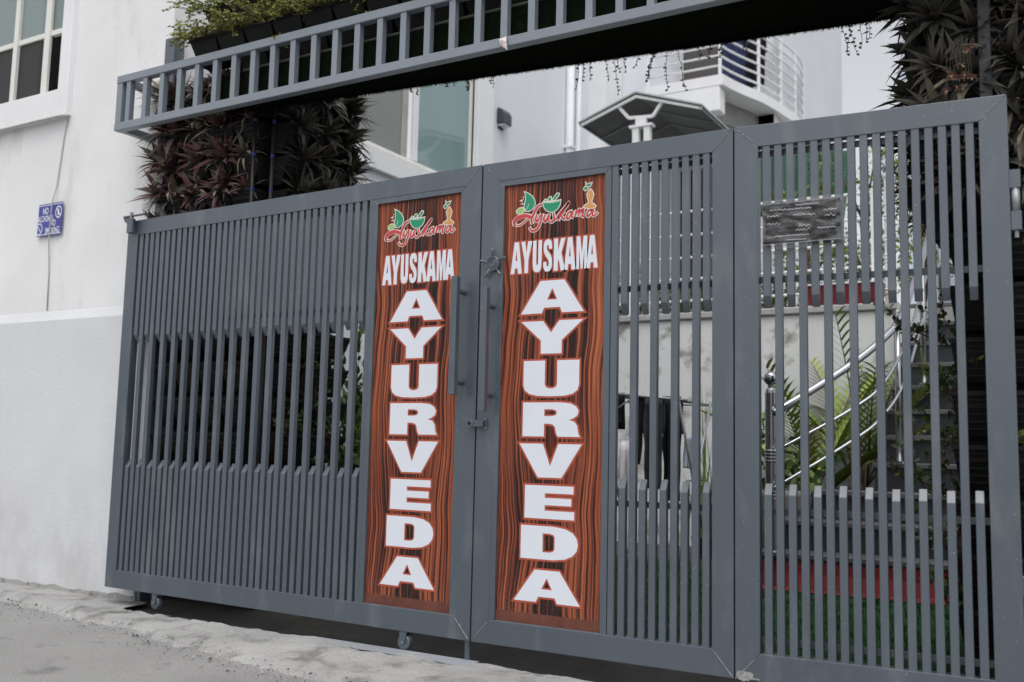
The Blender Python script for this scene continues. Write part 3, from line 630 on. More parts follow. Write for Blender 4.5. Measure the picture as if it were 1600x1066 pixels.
# taped notice on the pedestrian leaf
nl = empty('taped_notice', (4.106, .0182, 1.9), aP, 'crumpled black plastic notice taped across the slats of the right leaf', 'notice')
b = MB(); nx, nz_ = 44, 28; vs = []
def crump(x, z): return .010*abs(nz(x*1.0+z*.9, z*2.4, 9, 2))+.005*abs(nz(x, z, 24, 6))+.003*abs(nz(x*.6, z*2, 50, 1))
for j in range(nz_):
    for i in range(nx):
        x = -.148+.296*i/(nx-1); z = -.083+.166*j/(nz_-1); vs.append((x, -.016-crump(x, z), z+.004*nz(x, 1, 6)))
b.add(vs, [(j*nx+i, j*nx+i+1, (j+1)*nx+i+1, (j+1)*nx+i) for j in range(nz_-1) for i in range(nx-1)])
M_BLKP = mat('black glossy plastic', (.075, .075, .08), .30, .3, 16, .35, 40, .6, 0., (.010, .0095, .011), (1, 1, 2.2), (.42, .62))
b.build('sheet', M_BLKP, nl, smooth=True)
b = MB(); rs = random.Random(5)
def scribble(x, z, ln, h):
    pts = []; n = max(3, int(ln/.006))
    for i in range(n): pts.append((x+ln*i/(n-1), z+(h if i % 2 else -h)*rs.uniform(.3, 1)))
    q = smooth_pts(pts, 3); y_ = -.0285
    for i in range(len(q)-1):
        a_, c_ = q[i], q[i+1]; t_ = .0011
        b.add([(a_.x, -.0185-crump(a_.x, a_.y), a_.y-t_), (c_.x, -.0185-crump(c_.x, c_.y), c_.y-t_), (c_.x, -.0185-crump(c_.x, c_.y), c_.y+t_), (a_.x, -.0185-crump(a_.x, a_.y), a_.y+t_)], [(0, 1, 2, 3)])
for (x, z, ln, h) in ((-.12, .052, .16, .004), (-.02, .066, .09, .003), (-.13, .028, .045, .005), (-.03, .026, .05, .005), (.025, .026, .03, .005), (.085, .038, .05, .005), (.09, .016, .04, .005), (-.13, -.002, .05, .005), (-.01, -.018, .045, .005), (-.02, -.034, .055, .005), (.06, -.032, .07, .003), (-.10, -.054, .13, .003), (-.06, -.072, .08, .002)): scribble(x, z, ln, h)
b.build('writing', mat('chalk white ink', (.62, .62, .64), .6), nl)
for (a, c, z0, z1) in ((-.150, .152, .074, .094), (.132, .170, -.088, .09), (-.10, .04, -.104, -.080), (-.152, -.138, -.086, .09)):
    MB().box(a, c, -.0205, -.0202, z0, z1).build('tape_strip', M_TAPE, nl)
for (z, s_) in ((.080, 1), (-.083, 1)): MB().box(-.148, .148, -.0228, -.0224, z-.0008, z+.0008, M=Matrix.Rotation(R(-1.2), 4, 'Y')).build('edge_fold', mat('whitened fold', (.35, .35, .36), .5), nl)

# ================================================================== BLUE NOTICE tied to the cable
M_SIGNB = mat('royal blue sign sheet', (.060, .065, .30), .45, .08, 10)
bn = empty('blue_notice', (-1.0, YW-.012, 2.465), 0, 'small royal blue notice sheet under the cable on the white wall', 'notice')
def curl(x, z): return -.006-.05*max(0, x-.03)**1.5-.012*max(0, -z-.02)
b = MB(); n1, n2 = 20, 14; X0, X1_ = -.132, .130
for sgn, in ((0,),):
    vs = []
    for k, off in enumerate((0, .0012)):
        for j in range(n2):
            for i in range(n1):
                x = X0+(X1_-X0)*i/(n1-1); z = -.112+.225*j/(n2-1); vs.append((x, curl(x, z)+off, z+.03*(x+.1)*.0))
    N = n1*n2; fs = []
    for j in range(n2-1):
        for i in range(n1-1):
            a = j*n1+i; fs.append((a, a+1, a+n1+1, a+n1)); fs.append((N+a, N+a+n1, N+a+n1+1, N+a+1))
    for j in range(n2-1): fs.append((j*n1, (j+1)*n1, N+(j+1)*n1, N+j*n1)); a = j*n1+n1-1; fs.append((a, N+a, N+a+n1, a+n1))
    for i in range(n1-1): fs.append((i, N+i, N+i+1, i+1)); a = (n2-1)*n1+i; fs.append((a, a+1, N+a+1, N+a))
    b.add(vs, fs)
b.build('sheet', M_SIGNB, bn, smooth=False)
def text_on(parent, s, x, z, size, sx, fz, mt, name='lettering'):
    c = D.curves.new('t', 'FONT'); c.body = s; c.size = size; c.offset = size*.022; o = D.objects.new('t', c); COL.objects.link(o)
    me = D.meshes.new_from_object(o); D.objects.remove(o)
    for v in me.vertices:
        px_, pz_ = x+v.co.x*sx, z+v.co.y; v.co = (px_, fz(px_, pz_), pz_)
    me.materials.clear(); me.materials.append(mt); return link(name, me, parent)
off = lambda x, z: curl(x, z)-.0012
text_on(bn, 'NO', -.085, .042, .062, .62, off, M_WHITE); text_on(bn, 'ALCHOHOL', -.131, -.010, .058, .54, off, M_WHITE)
text_on(bn, 'NO', .005, -.046, .058, .62, off, M_WHITE); text_on(bn, 'SMOKING', -.045, -.098, .060, .58, off, M_WHITE)
b = MB()
def ringflat(cx_, cz_, r1, r2, xmin=-1):
    n = 28
    for k in range(n):
        a0_, a1_ = 2*PI*k/n, 2*PI*(k+1)/n
        q = [(cx_+r1*.82*math.cos(a0_), cz_+r1*math.sin(a0_)), (cx_+r2*.82*math.cos(a0_), cz_+r2*math.sin(a0_)), (cx_+r2*.82*math.cos(a1_), cz_+r2*math.sin(a1_)), (cx_+r1*.82*math.cos(a1_), cz_+r1*math.sin(a1_))]
        if min(p_[0] for p_ in q) < xmin: continue
        b.add([(x, off(x, z), z) for x, z in q], [(0, 1, 2, 3)])
ringflat(.088, .045, .034, .043); ringflat(-.112, -.060, .034, .043, -.131)
for (cx_, cz_) in ((.088, .045), (-.112, -.060)):
    q = [(cx_-.025, cz_+.022), (cx_-.019, cz_+.029), (cx_+.025, cz_-.022), (cx_+.019, cz_-.029)]
    if cx_ < 0: q = [(max(-.131, x), z) for x, z in q]
    b.add([(x, off(x, z), z) for x, z in q], [(3, 2, 1, 0)])
q = [(.080, .022), (.096, .022), (.096, .050), (.091, .058), (.091, .070), (.085, .070), (.085, .058), (.080, .050)]; b.add([(x, off(x, z)-.0002, z) for x, z in q], [tuple(range(8))])
for z in (.100, -.105): b.add([(x, off(x, z), z+d_) for x, d_ in ((-.13, 0), (0, 0), (.128, 0), (.128, .005), (0, .005), (-.13, .005))], [(0, 1, 4, 5), (1, 2, 3, 4)])
b.build('emblem', M_WHITE, bn)

# ================================================================== OVERHEAD CAGE RAILING
yf = -.03
cg = empty('overhead_railing', (2.4, yf, 2.87), 0, 'blue grey steel railing cage over the gate, its left end returning to the wall', 'railing')
def cpart(mb, name, **k): o = mb.build(name, M_CAGE, cg, **k); o.location = -Vector(cg.location); return o
CX0, CX1, CZ0, CZ1 = -.05, 5.6, 2.868, 3.216
cpart(MB().box(CX0, CX1, yf, yf+.05, CZ0, CZ0+.048), 'bottom_rail', bevel=.003); cpart(MB().box(CX0, CX1, yf, yf+.05, CZ1-.048, CZ1), 'top_rail', bevel=.003)
cpart(MB().box(CX0+.002, CX0+.050, yf+.002, yf+.048, CZ0+.048, CZ1-.048), 'end_post', bevel=.003)
for i in range(38):
    x = .054+.1487*i
    cpart(MB().box(x-.018, x+.018, yf+.006, yf+.044, CZ0+.047, CZ1-.047), 'baluster', bevel=.002)
cpart(MB().box(CX0+.003, CX0+.048, yf+.05, YW, CZ0+.002, CZ0+.046), 'return_rail', bevel=.003); cpart(MB().box(CX0+.003, CX0+.048, yf+.05, YW, CZ1-.046, CZ1-.002), 'return_rail', bevel=.003)
# scrap of paper stuck on the lower rail
b = MB(); b.add([(0, 0, 0), (.045, -.004, .006), (.05, -.010, -.02), (.052, .0, -.062), (.03, -.006, -.045), (.012, -.003, -.028), (.024, -.012, -.012)], [(0, 6, 1), (1, 6, 2), (2, 6, 4), (2, 4, 3), (4, 6, 5), (5, 6, 0)])
sc = b.build('paper_scrap', mat('pinkish white paper', (.70, .60, .60), .8, .25, 60), loc=(2.71, yf-.003, 2.907)); tag(sc, 'torn pinkish white scrap of paper stuck to the lower overhead rail', 'paper')

# ================================================================== GREEN BEAM over the opening
BZ0, BZ1 = 2.93, 3.09
def by(x): return .20+.118*(x-.75)       # rear edge of the beam in plan
bm_ = empty('turf_beam', (2.6, .3, BZ0), 0, 'dark artificial turf clad beam spanning the gateway', 'beam')
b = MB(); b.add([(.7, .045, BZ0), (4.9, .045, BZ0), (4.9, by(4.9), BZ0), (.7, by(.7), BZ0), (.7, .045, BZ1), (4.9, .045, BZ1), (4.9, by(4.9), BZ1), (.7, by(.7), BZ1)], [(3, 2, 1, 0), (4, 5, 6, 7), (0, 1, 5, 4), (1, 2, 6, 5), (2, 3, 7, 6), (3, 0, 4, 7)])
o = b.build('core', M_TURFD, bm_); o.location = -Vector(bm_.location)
b = MB()
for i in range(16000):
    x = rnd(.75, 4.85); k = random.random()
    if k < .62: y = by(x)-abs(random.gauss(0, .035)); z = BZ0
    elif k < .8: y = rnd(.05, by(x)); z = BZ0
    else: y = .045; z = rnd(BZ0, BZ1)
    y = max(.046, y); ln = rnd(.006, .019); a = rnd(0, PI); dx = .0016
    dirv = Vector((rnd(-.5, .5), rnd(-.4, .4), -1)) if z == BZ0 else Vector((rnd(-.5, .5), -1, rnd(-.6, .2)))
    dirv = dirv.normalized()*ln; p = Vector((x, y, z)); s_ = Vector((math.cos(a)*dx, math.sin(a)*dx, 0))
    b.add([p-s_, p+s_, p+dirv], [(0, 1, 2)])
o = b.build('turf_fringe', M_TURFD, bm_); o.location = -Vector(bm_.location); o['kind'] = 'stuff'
b = MB(); b.tube([(x, .05, BZ1+.012+.004*nz(x, 0, 5)) for x in frange(.95, 4.8, 40)], .008, 6); o = b.build('turf_edging', mat('grey green edging', (.07, .085, .06), .8), bm_); o.location = -Vector(bm_.location)

# ================================================================== LIVING WALL PILLARS
def leaf_blade(mb, base, d, up, ln, wd, droop, mi, seg=5, fold=.25):
    """a lance-shaped, slightly folded and drooping leaf"""
    d = d.normalized(); side = d.cross(up)
    side = side.normalized() if side.length > 1e-4 else d.orthogonal().normalized()
    p = Vector(base); vs = []; dd = d.copy()
    for i in range(seg+1):
        t_ = i/seg; wv = wd*(.55+.45*math.sin(PI*min(1, t_*1.1+.12))) * (1 if t_ < .55 else (1-(t_-.55)/.45)**.8)*.5
        nrm = side.cross(dd).normalized()
        vs += [p-side*wv+nrm*wv*fold, p, p+side*wv+nrm*wv*fold]
        p = p+dd*ln/seg; dd = (dd+Vector((0, 0, -droop/seg))).normalized()
    fs = []
    for i in range(seg): a = i*3; fs += [(a, a+1, a+4, a+3), (a+1, a+2, a+5, a+4)]
    mb.add(vs, fs, mi)
def rosette_mesh(seed, n, ln, mats, wts):
    rs = random.Random(seed); b = MB()
    for i in range(n):
        t_ = i/n; az = i*2.399+rs.uniform(-.4, .4); el = (1-t_)*.15+t_*1.25+rs.uniform(-.2, .2)
        d = Vector((math.cos(az)*math.cos(el), math.sin(az)*math.cos(el), math.sin(el)))
        mi = rs.choices(range(len(mats)), wts)[0]; dry = (mi == len(mats)-1)
        L_ = ln*rs.uniform(.7, 1.15)*(1-.25*t_)
        leaf_blade(b, (d.x*.015, d.y*.015, .0), d, Vector((0, 0, 1)), L_, rs.uniform(.030, .044)*(.6 if dry else 1), rs.uniform(1.6, 3.0) if dry else rs.uniform(.15, .9), mi, 5)
    return b.mesh('leaves', mats)
ROS = {'purple': [rosette_mesh(k, 27, .235, [L_PURP, L_PURP2, L_OLIVE, L_DRY], (34, 34, 22, 10)) for k in range(4)],
       'brown': [rosette_mesh(20+k, 26, .225, [L_PURP2, L_OLIVE, L_DRY, L_DRY], (20, 40, 20, 20)) for k in range(3)],
       'dark': [rosette_mesh(40+k, 28, .235, [L_DARK, L_DARK2, L_OLIVE, L_DRY], (45, 40, 12, 3)) for k in range(4)]}
STEMM = MB().tube([(0, 0, -.06), (0, 0, .02)], [.008, .012], 6).mesh('stem', M_STEM)
# pocket: open trapezoid planter with ribs, mouth up; local +(-y) is outwards
def pocket_mesh(wd=.20, dt=.15, db=.075, h=.165, name='pocket'):
    b = MB(); o_ = wd/2; t_ = .006
    def shell(s_, dz):
        return [(-o_*.82+s_, -s_*.5, -h+dz), (o_*.82-s_, -s_*.5, -h+dz), (o_*.82-s_, -db+s_, -h+dz), (-o_*.82+s_, -db+s_, -h+dz), (-o_+s_, -s_*.5, 0), (o_-s_, -s_*.5, 0), (o_-s_, -dt+s_, 0), (-o_+s_, -dt+s_, 0)]
    A = shell(0, 0); B = shell(t_, .02)
    b.add(A, [(0, 1, 2, 3), (2, 6, 7, 3), (1, 5, 6, 2), (3, 7, 4, 0), (0, 4, 5, 1)])
    b.add(B[4:]+A[4:]+B[:4], [(4, 5, 1, 0), (5, 6, 2, 1), (6, 7, 3, 2), (7, 4, 0, 3), (0, 1, 9, 8), (1, 2, 10, 9), (2, 3, 11, 10), (3, 0, 8, 11), (11, 10, 9, 8)])
    for k in (range(1, 6) if name == 'pocket' else ()):       # ribs across the front
        f = k/6; yy = -db+(-dt+db)*f; zz = -h+h*f; ww = o_*(.82+.18*f)
        b.box(-ww+.004, ww-.004, yy-.004, yy+.002, zz-.003, zz+.003)
    b.box(-o_-.004, o_+.004, -dt-.006, -dt, -.012, .004)
    return b.mesh(name, M_POT)
POCK = pocket_mesh()
SOIL = MB().box(-.085, .085, -.13, -.005, -.05, -.025).mesh('soil', mat('dark soil', (.03, .024, .018), .95, .3, 60))
ORD = ['lowest', 'second lowest', 'third lowest', 'fourth', 'fifth', 'sixth', 'seventh', 'eighth', 'ninth', 'tenth', 'eleventh', 'twelfth', 'thirteenth', 'fourteenth', 'fifteenth', 'sixteenth']
NTH = ['first', 'second', 'third', 'fourth', 'fifth']
def face_frame(origin, along, out):
    a, o_ = Vector(along), Vector(out); M = Matrix((a, -o_, Vector((0, 0, 1)))).transposed().to_4x4(); M.translation = Vector(origin); return M
def plant_at(M, x, z, kind, label, group, sc=1., name='spiky_plant'):
    p = M @ Vector((x, -.105, z+.02)); o = empty(name, p, 0, label, 'plant', group)
    outv = (M.to_3x3() @ Vector((0, -1, 0)))
    tilt = random.uniform(.55, 1.15); axis = Vector((0, 0, 1)).cross(outv)
    rot = Matrix.Rotation(tilt, 4, axis) @ Matrix.Rotation(rnd(0, 6.28), 4, 'Z')
    best = None
    for attempt in range(14):
        me = random.choice(ROS[kind]); tilt = random.uniform(.55, 1.15); k = sc*rnd(.85, 1.15)*(1 if attempt < 6 else .72)
        ml = Matrix.Rotation(tilt, 4, axis) @ Matrix.Rotation(rnd(0, 6.28), 4, 'Z') @ Matrix.Scale(k, 4)
        bad = sum(1 for v in me.vertices if (lambda q: q.y+p.y < .105 and q.z+p.z < 2.345)(ml @ v.co))
        if best is None or bad < best[0]: best = (bad, me, ml)
        if bad == 0: break
    if best[0] > 0: COL.objects.unlink(o); D.objects.remove(o); return None
    c = link('leaves', best[1], o); c.matrix_local = best[2]
    link('stem', STEMM, o)
    return o
def pillar(name, label, x0, x1, y0, y1, faces, rows, posts, ztop):
    t_ = empty(name, (x0, y0, 0), 0, label, 'living wall')
    def pp_(mb, nm, mt, **k): q = mb.build(nm, mt, t_, **k); q.location = -Vector(t_.location); return q
    pp_(MB().box(x0+.03, x1-.03, y0+.03, y1-.03, 0, ztop), 'back_panel', M_PANEL)
    for (px_, py_, w_, zt_) in posts: pp_(MB().box(px_, px_+w_, py_, py_+w_, -.02, zt_), 'post', M_GATE2 if x0 < 1 else M_POST, bevel=.003)
    for M, n, pitch in faces:
        for (r_, z) in rows:
            L_ = n*pitch
            q = MB().box(0, L_, -.004, .008, z-.05, z-.03).build('pocket_rail', M_PIPE, t_); q.matrix_local = Matrix.Translation(-Vector(t_.location)) @ M
            for c in range(n):
                q = link('pocket', POCK, t_); q.matrix_local = Matrix.Translation(-Vector(t_.location)) @ M @ Matrix.Translation((pitch*(c+.5), 0, z))
                s_ = link('soil', SOIL, q)
    return t_
ROWS = [(j, .42+.205*j) for j in range(14)]
# left pillar: street face and driveway face
FL = face_frame((.075, .38, 0), (1, 0, 0), (0, -1, 0)); FI = face_frame((.90, .34, 0), (0, 1, 0), (1, 0, 0))
pillar('living_wall_pillar', 'black living wall pillar behind the wide gate leaf, planted with purple leaves', .06, .90, .38, 1.02, [(FL, 4, .205), (FI, 3, .215)], ROWS,
       [(.045, .235, .085, 3.54), (.018, .262, .028, 3.42)], 3.2)
for (j, z) in ROWS:
    for c in range(4):
        if z > 2.05:
            plant_at(FL, .205*(c+.5)+rnd(-.03, .03), z, 'purple' if random.random() < .75 else 'brown', '%s purple leaved plant from the wall, %s row, left pillar front' % (NTH[c], ORD[j]), 'plants on the left pillar front', 1.05 if c < 3 else .8)
            if c == 0: plant_at(FL, -.02+rnd(-.03, .02), z+.04, random.choice(['purple', 'brown']), 'spiky shoot overhanging the white wall, %s row, left pillar front' % ORD[j], 'plants on the left pillar front', 1.0)
            if c < 3:
                plant_at(FL, .205*(c+.5)+rnd(-.07, .07), z+.06, random.choice(['brown', 'purple']), 'smaller shoot by the %s plant from the wall, %s row, left pillar front' % (NTH[c], ORD[j]), 'plants on the left pillar front', .75)
            if c < 3: plant_at(FI, .215*(c+.5)+.03+rnd(-.03, .03), z, 'dark', '%s dark spiky plant from the street, %s row, left pillar driveway face' % (NTH[c], ORD[j]), 'plants on the left pillar inner face', 1.0)
            if 0 < c < 3: plant_at(FI, .215*(c+.5)+rnd(-.07, .07), z+.05, 'dark', 'dark shoot by the %s plant from the street, %s row, left pillar inner face' % (NTH[c], ORD[j]), 'plants on the left pillar inner face', .9)
# right pillar
FR = face_frame((4.60, .43, 0), (1, 0, 0), (0, -1, 0)); FK = face_frame((4.60, 1.0, 0), (0, -1, 0), (-1, 0, 0))
PR_ = pillar('living_wall_pillar', 'black living wall pillar behind the hinged right leaf', 4.59, 5.86, .43, 1.2, [(FR, 6, .205)], ROWS, [(4.735, .235, .045, 3.3), (5.1, .24, .04, 3.3)], 3.2)
for (j, z) in ROWS:
    for c in range(4):
        if z > 1.95 and c < 3: plant_at(FK, .215*(c+.5)+rnd(-.03, .03), z, 'dark', '%s dark spiky plant from the back, right pillar left flank, %s row' % (NTH[c], ORD[j]), 'plants on the right pillar', .95)
        if z > 1.95 and not (c == 2 and random.random() < .3):
            plant_at(FR, .205*(c+.5)+rnd(-.05, .03), z, 'dark' if c < 2 else 'brown', '%s dark spiky plant from the left, %s row of the right pillar' % (NTH[c], ORD[j]), 'plants on the right pillar', .95)
            if c < 2: plant_at(FR, .02+.22*c+rnd(-.05, .03), z+.07, 'dark', '%s dark shoot from the opening, %s row of the right pillar' % (NTH[c], ORD[j]), 'plants on the right pillar', .9)
for M_, (j, z), c in [(FK, r_, c) for r_ in ROWS if r_[1] > 1.9 for c in range(3)]:      # pockets on the planted flank
    q = link('pocket', POCK, PR_); q.matrix_local = Matrix.Translation(-Vector(PR_.location)) @ M_ @ Matrix.Translation((.215*(c+.5), 0, z)); link('soil', SOIL, q)
for z in (2.36, 2.44, 2.57, 2.65, 2.78, 2.86):
    MB().box(4.750, 4.764, .2335, .2345, z, z+.018).build('slot', M_PANEL, PR_).location = -Vector(PR_.location)
# perforated channel holes on the right pillar post
# small leaved herb clumps in lower pockets
def herb_mesh(seed, nst, ht, leafsz, mats, spread=.10, nl=22, hang=0.):
    rs = random.Random(seed); b = MB(); k = len(mats)
    for s_ in range(nst):
        az = rs.uniform(0, 6.28); d = Vector((math.cos(az)*rs.uniform(.3, 1), math.sin(az)*rs.uniform(.3, 1), rs.uniform(.3, 1.1))).normalized()
        p = Vector((rs.uniform(-spread, spread), rs.uniform(-spread*.5, spread*.5), 0)); pts = [p.copy()]
        L_ = ht*rs.uniform(.5, 1.15); n = 7
        for i in range(n):
            d = (d+Vector((rs.uniform(-.35, .35), rs.uniform(-.35, .35), rs.uniform(-.3, .25)-hang))).normalized(); p = p+d*L_/n; pts.append(p.copy())
        b.tube(pts, [.0035*(1-.6*i/n) for i in range(n+1)], 4, 0, False)
        for i in range(nl):
            t_ = rs.uniform(.15, 1)*n; i0 = min(int(t_), n-1); q = pts[i0].lerp(pts[i0+1], t_-i0)
            a = rs.uniform(0, 6.28); e = rs.uniform(-.4, 1.2); dv = Vector((math.cos(a)*math.cos(e), math.sin(a)*math.cos(e), math.sin(e))); sd_ = dv.orthogonal().normalized(); sd_ = (Matrix.Rotation(rs.uniform(0, 6.28), 3, dv) @ sd_)
            z_ = leafsz*rs.uniform(.6, 1.2); c0 = q+dv*.004
            b.add([c0, c0+dv*z_*.35+sd_*z_*.42, c0+dv*z_*.8+sd_*z_*.3, c0+dv*z_*1.05, c0+dv*z_*.8-sd_*z_*.3, c0+dv*z_*.35-sd_*z_*.42], [(0, 1, 2, 3, 4, 5)], rs.randrange(1, k))
    return b.mesh('foliage', mats)
HERB = [herb_mesh(k, 9, .24, .024, [M_STEM, L_HERB, L_HERB, L_JADE2], .08, 22) for k in range(3)]
def herb_at(p, me, label, group, sc=1., name='leafy_plant'):
    o = empty(name, p, 0, label, 'plant', group); c = link('foliage', me, o); c.rotation_euler = (rnd(-.2, .2), rnd(-.2, .2), rnd(0, 6.28)); c.scale = (sc, sc, sc); return o
for c, z, k in ((1, 1.035, 0), (2, 1.035, 1), (2, .83, 2), (1, 1.24, 1), (2, 1.445, 0), (1, .83, 2), (0, 1.035, 1)):
    p = FI @ Vector((.215*(c+.5), -.09, z)); herb_at(p, HERB[k], 'small green plant, %s column from the street, %s, left pillar driveway face' % (NTH[c], {1.035: 'second planted row', .83: 'lowest planted row', 1.24: 'third planted row', 1.445: 'top planted row'}[z]), 'herbs in the lower pockets', 1.)
for c, z, k in ((0, .83, 0), (0, 1.035, 1), (0, 1.24, 2), (0, .625, 1), (1, 1.035, 0), (0, 1.445, 0), (2, 1.65, 1), (2, 1.24, 2), (1, .42, 0), (0, .42, 2)):
    p = (FR @ Vector((.205*(c+.5), -.09, z)) if c else FK @ Vector((.50, -.05, z))); herb_at(p, HERB[k], 'small green leafy plant, %s column from the left, %s row of the right pillar' % (NTH[c], ORD[int(round((z-.42)/.205))]), 'herbs in the lower pockets', 1.1)
# dried peach flowers on the right pillar
df = empty('dried_flowers', (4.66, .22, 2.53), 0, 'cluster of dried peach coloured flowers hanging on the right pillar', 'flowers')
b = MB(); b2 = MB(); rs = random.Random(3)
for i in range(11):
    x, z = rs.uniform(-.05, .06), rs.uniform(-.17, .05)+0; x += .2*(z+.05)*.6
    b2.tube([(x+rs.uniform(-.01, .01), 0, .09), (x+rs.uniform(-.012, .012), -.012, .03), (x, -.01, z)], .0007, 4)
    for k in range(9):
        d = Vector((rs.uniform(-1, 1), rs.uniform(-1, .3), rs.uniform(-1, .4))).normalized(); leaf_blade(b, (x, -.01, z), d, Vector((0, 0, 1)), rs.uniform(.018, .03), .016, .5, 0, 3, .4)
b.build('petals', L_PEACH, df); b2.build('stems', L_OLIVE, df)
# irrigation pipes on the corner of the left pillar
for (x, y, lab) in ((.915, .20, 'black irrigation pipe nearest the street on the left pillar corner'), (.99, .275, 'black irrigation pipe on the driveway side of the left pillar corner')):
    ip = empty('irrigation_pipe', (x, y, 0), 0, lab, 'pipe')
    MB().tube([(0, 0, .1), (.004, .002, 1.2), (0, 0, 2.2), (-.003, 0, 3.05)], .011, 8).build('pipe', M_PIPE, ip, smooth=True)
    for z in (2.44, 2.645, 2.85, 3.04): MB().tube([(0, 0, z), (0, 0, z+.018)], .0125, 8).build('connector', M_BLUE, ip)

# top planters on the beam: two tiers of black pots with trailing small-leaved plants
TP = pocket_mesh(.215, .17, .10, .135, 'pot')
JADE = [herb_mesh(60+k, 24, .34, .024, [M_STEM, L_JADE, L_JADE, L_JADE2], .11, 30, .16) for k in range(4)]
JADES = [herb_mesh(70+k, 8, .26, .022, [M_STEM, L_JADE, L_JADE2], .10, 18, .32) for k in range(2)]
tier = [('lower', 3.385, .235, range(0, 18)), ('upper', 3.62, .33, range(0, 16)), ('hidden', 3.225, .20, range(2, 18))]
for nm, z, y, rg in tier:
    for i in rg:
        x = .555+.222*i
        lab = {'lower': 'black pot of yellow green trailing plant, lower tier over the gate, %s from the wall', 'upper': 'black pot of yellow green trailing plant, upper tier over the gate, %s from the wall', 'hidden': 'black pot behind the railing bars just above the turf beam, %s from the wall'}[nm]
        ordn = (NTH+['sixth', 'seventh', 'eighth', 'ninth', 'tenth', 'eleventh', 'twelfth', 'thirteenth', 'fourteenth', 'fifteenth', 'sixteenth', 'seventeenth', 'eighteenth'])[i-rg[0]]
        o = empty('potted_plant', (x, y, z), 0, lab % ordn, 'potted plant', 'pots on the beam')
        link('pot', TP, o, (0, .02, 0)); link('soil', SOIL, o, (0, .02, -.01))
        big = i < 9 and nm != 'hidden'
        if nm == 'hidden' and i % 3: continue
        for q in ((0,) if not big else (0, 1)):
            f = link('foliage', random.choice(JADE if big else JADES), o, (.07*(q*2-1) if big else 0, -.15, .0), (0, 0, rnd(0, 6.28)))
            k = ((rnd(.75, .95) if i else .7) if big else rnd(.6, .9)); f.scale = (k*1.15, k*.8, k*.72)
sf = empty('pot_stand', (2.5, .33, 3.0), 0, 'black metal stand carrying the tiers of pots over the gate', 'stand')
for (y, z) in ((.27, 3.10), (.30, 3.25), (.40, 3.48)): MB().box(-2.06, 2.35, y-.33, y-.33+.02, z-3, z-3+.02).build('shelf_bar', M_POT, sf)
for x in (-2.0, -1, 0, 1, 2.2): MB().box(x-.012, x+.012, .11, .134, .09, .72).build('stand_post', M_POT, sf)
MB().box(-2.06, 2.35, .137, .145, .06, .85).build('back_panel', M_PANEL, sf)

# hanging vines under the beam
def vine(x, y, z, ln, seed, label, curlx=0.):
    rs = random.Random(seed); o = empty('trailing_vine', (x, y, z), 0, label, 'vine', 'vines hanging from the beam')
    st_ = MB(); lf = MB()
    for s_ in range(rs.choice((2, 2, 3))):
        p = Vector((rs.uniform(-.06, .06), 0, .01)); d = Vector((rs.uniform(-.3, .3)+curlx, rs.uniform(-.2, .2), -1)); pts = [p.copy()]; L_ = ln*rs.uniform(.5, 1); n = max(4, int(L_/.018))
        for i in range(n):
            d = (d+Vector((rs.uniform(-.3, .3), rs.uniform(-.2, .2), -.15))).normalized(); p = p+d*L_/n; pts.append(p.copy())
        st_.tube(pts, .0014, 4, 0, False)
        for q in pts[1:]:
            for k in range(rs.choice((1, 2, 2, 3))):
                a = rs.uniform(0, 6.28); dv = Vector((math.cos(a), math.sin(a)*.6, rs.uniform(-.3, .5))).normalized(); sd_ = (Matrix.Rotation(rs.uniform(0, 6.28), 3, dv) @ dv.orthogonal().normalized()); z_ = rs.uniform(.009, .018)
                lf.add([q, q+dv*z_*.4+sd_*z_*.45, q+dv*z_, q+dv*z_*.4-sd_*z_*.45], [(0, 1, 2, 3)])
    st_.build('stem', M_STEM, o); lf.build('leaves', L_VINE, o)
VN = [(1.93, .08, 1), (2.20, .04, 2), (2.27, .09, 3), (2.44, .09, 4), (2.92, .16, 5), (3.06, .20, 6), (3.16, .10, 7), (3.30, .26, 8), (3.40, .28, 9), (3.56, .13, 10), (3.66, .13, 11), (3.74, .11, 12), (4.20, .17, 13), (4.24, .17, 14), (4.29, .12, 15), (4.36, .06, 16)]
for i, (x, ln, sd_) in enumerate(VN):
    vine(x, by(x)-.01, BZ0, ln, sd_, '%s thin dark vine from the left hanging under the turf beam' % (NTH+['sixth', 'seventh', 'eighth', 'ninth', 'tenth', 'eleventh', 'twelfth', 'thirteenth', 'fourteenth', 'fifteenth', 'sixteenth'])[i])

# ================================================================== BEHIND THE GATE
# retaining wall, terrace
rw = empty('retaining_wall', (2, 4.2, 0), 0, 'stained white retaining wall behind the gate, below the terrace', 'wall')
def child(mb, nm, mt, parent, **k): o = mb.build(nm, mt, parent, **k); o.location = -Vector(parent.location); return o
child(MB().box(XS, 3.80, 4.2, 4.45, .1, 2.13), 'wall', M_RET, rw, bevel=.006); child(MB().box(XS, 3.83, 4.17, 4.5, 2.132, 2.19), 'coping', mat('grey coping', (.40, .40, .40), .8, .15, 8), rw, bevel=.008)
child(MB().box(3.82, 3.95, 4.1, 5.2, .1, 2.12), 'return_wall', M_RET, rw)
ter = MB().box(XS, 9, 4.45, 12, 2.0, 2.17).build('terrace', mat('terrace paving', (.30, .30, .29), .8)); tag(ter, kind='structure')
# staircase
stc = empty('staircase', (4.3, 2.1, .2), 0, 'dark granite staircase climbing to the terrace on the right', 'stairs')
for k in range(11):
    y = 2.1+.24*k; z = .41+.18*k; xl_ = 3.30 if k < 3 else 3.87
    y2 = y+.24 if k < 10 else y+.6
    child(MB().box(xl_, 5.6, y, 4.75, z-.18 if k else .18, z-.032), 'riser', M_GRANITE, stc); child(MB().box(xl_-.01, 5.6, y-.02, y2+.03, z-.030, z), 'tread', M_NOSE, stc, bevel=.003)
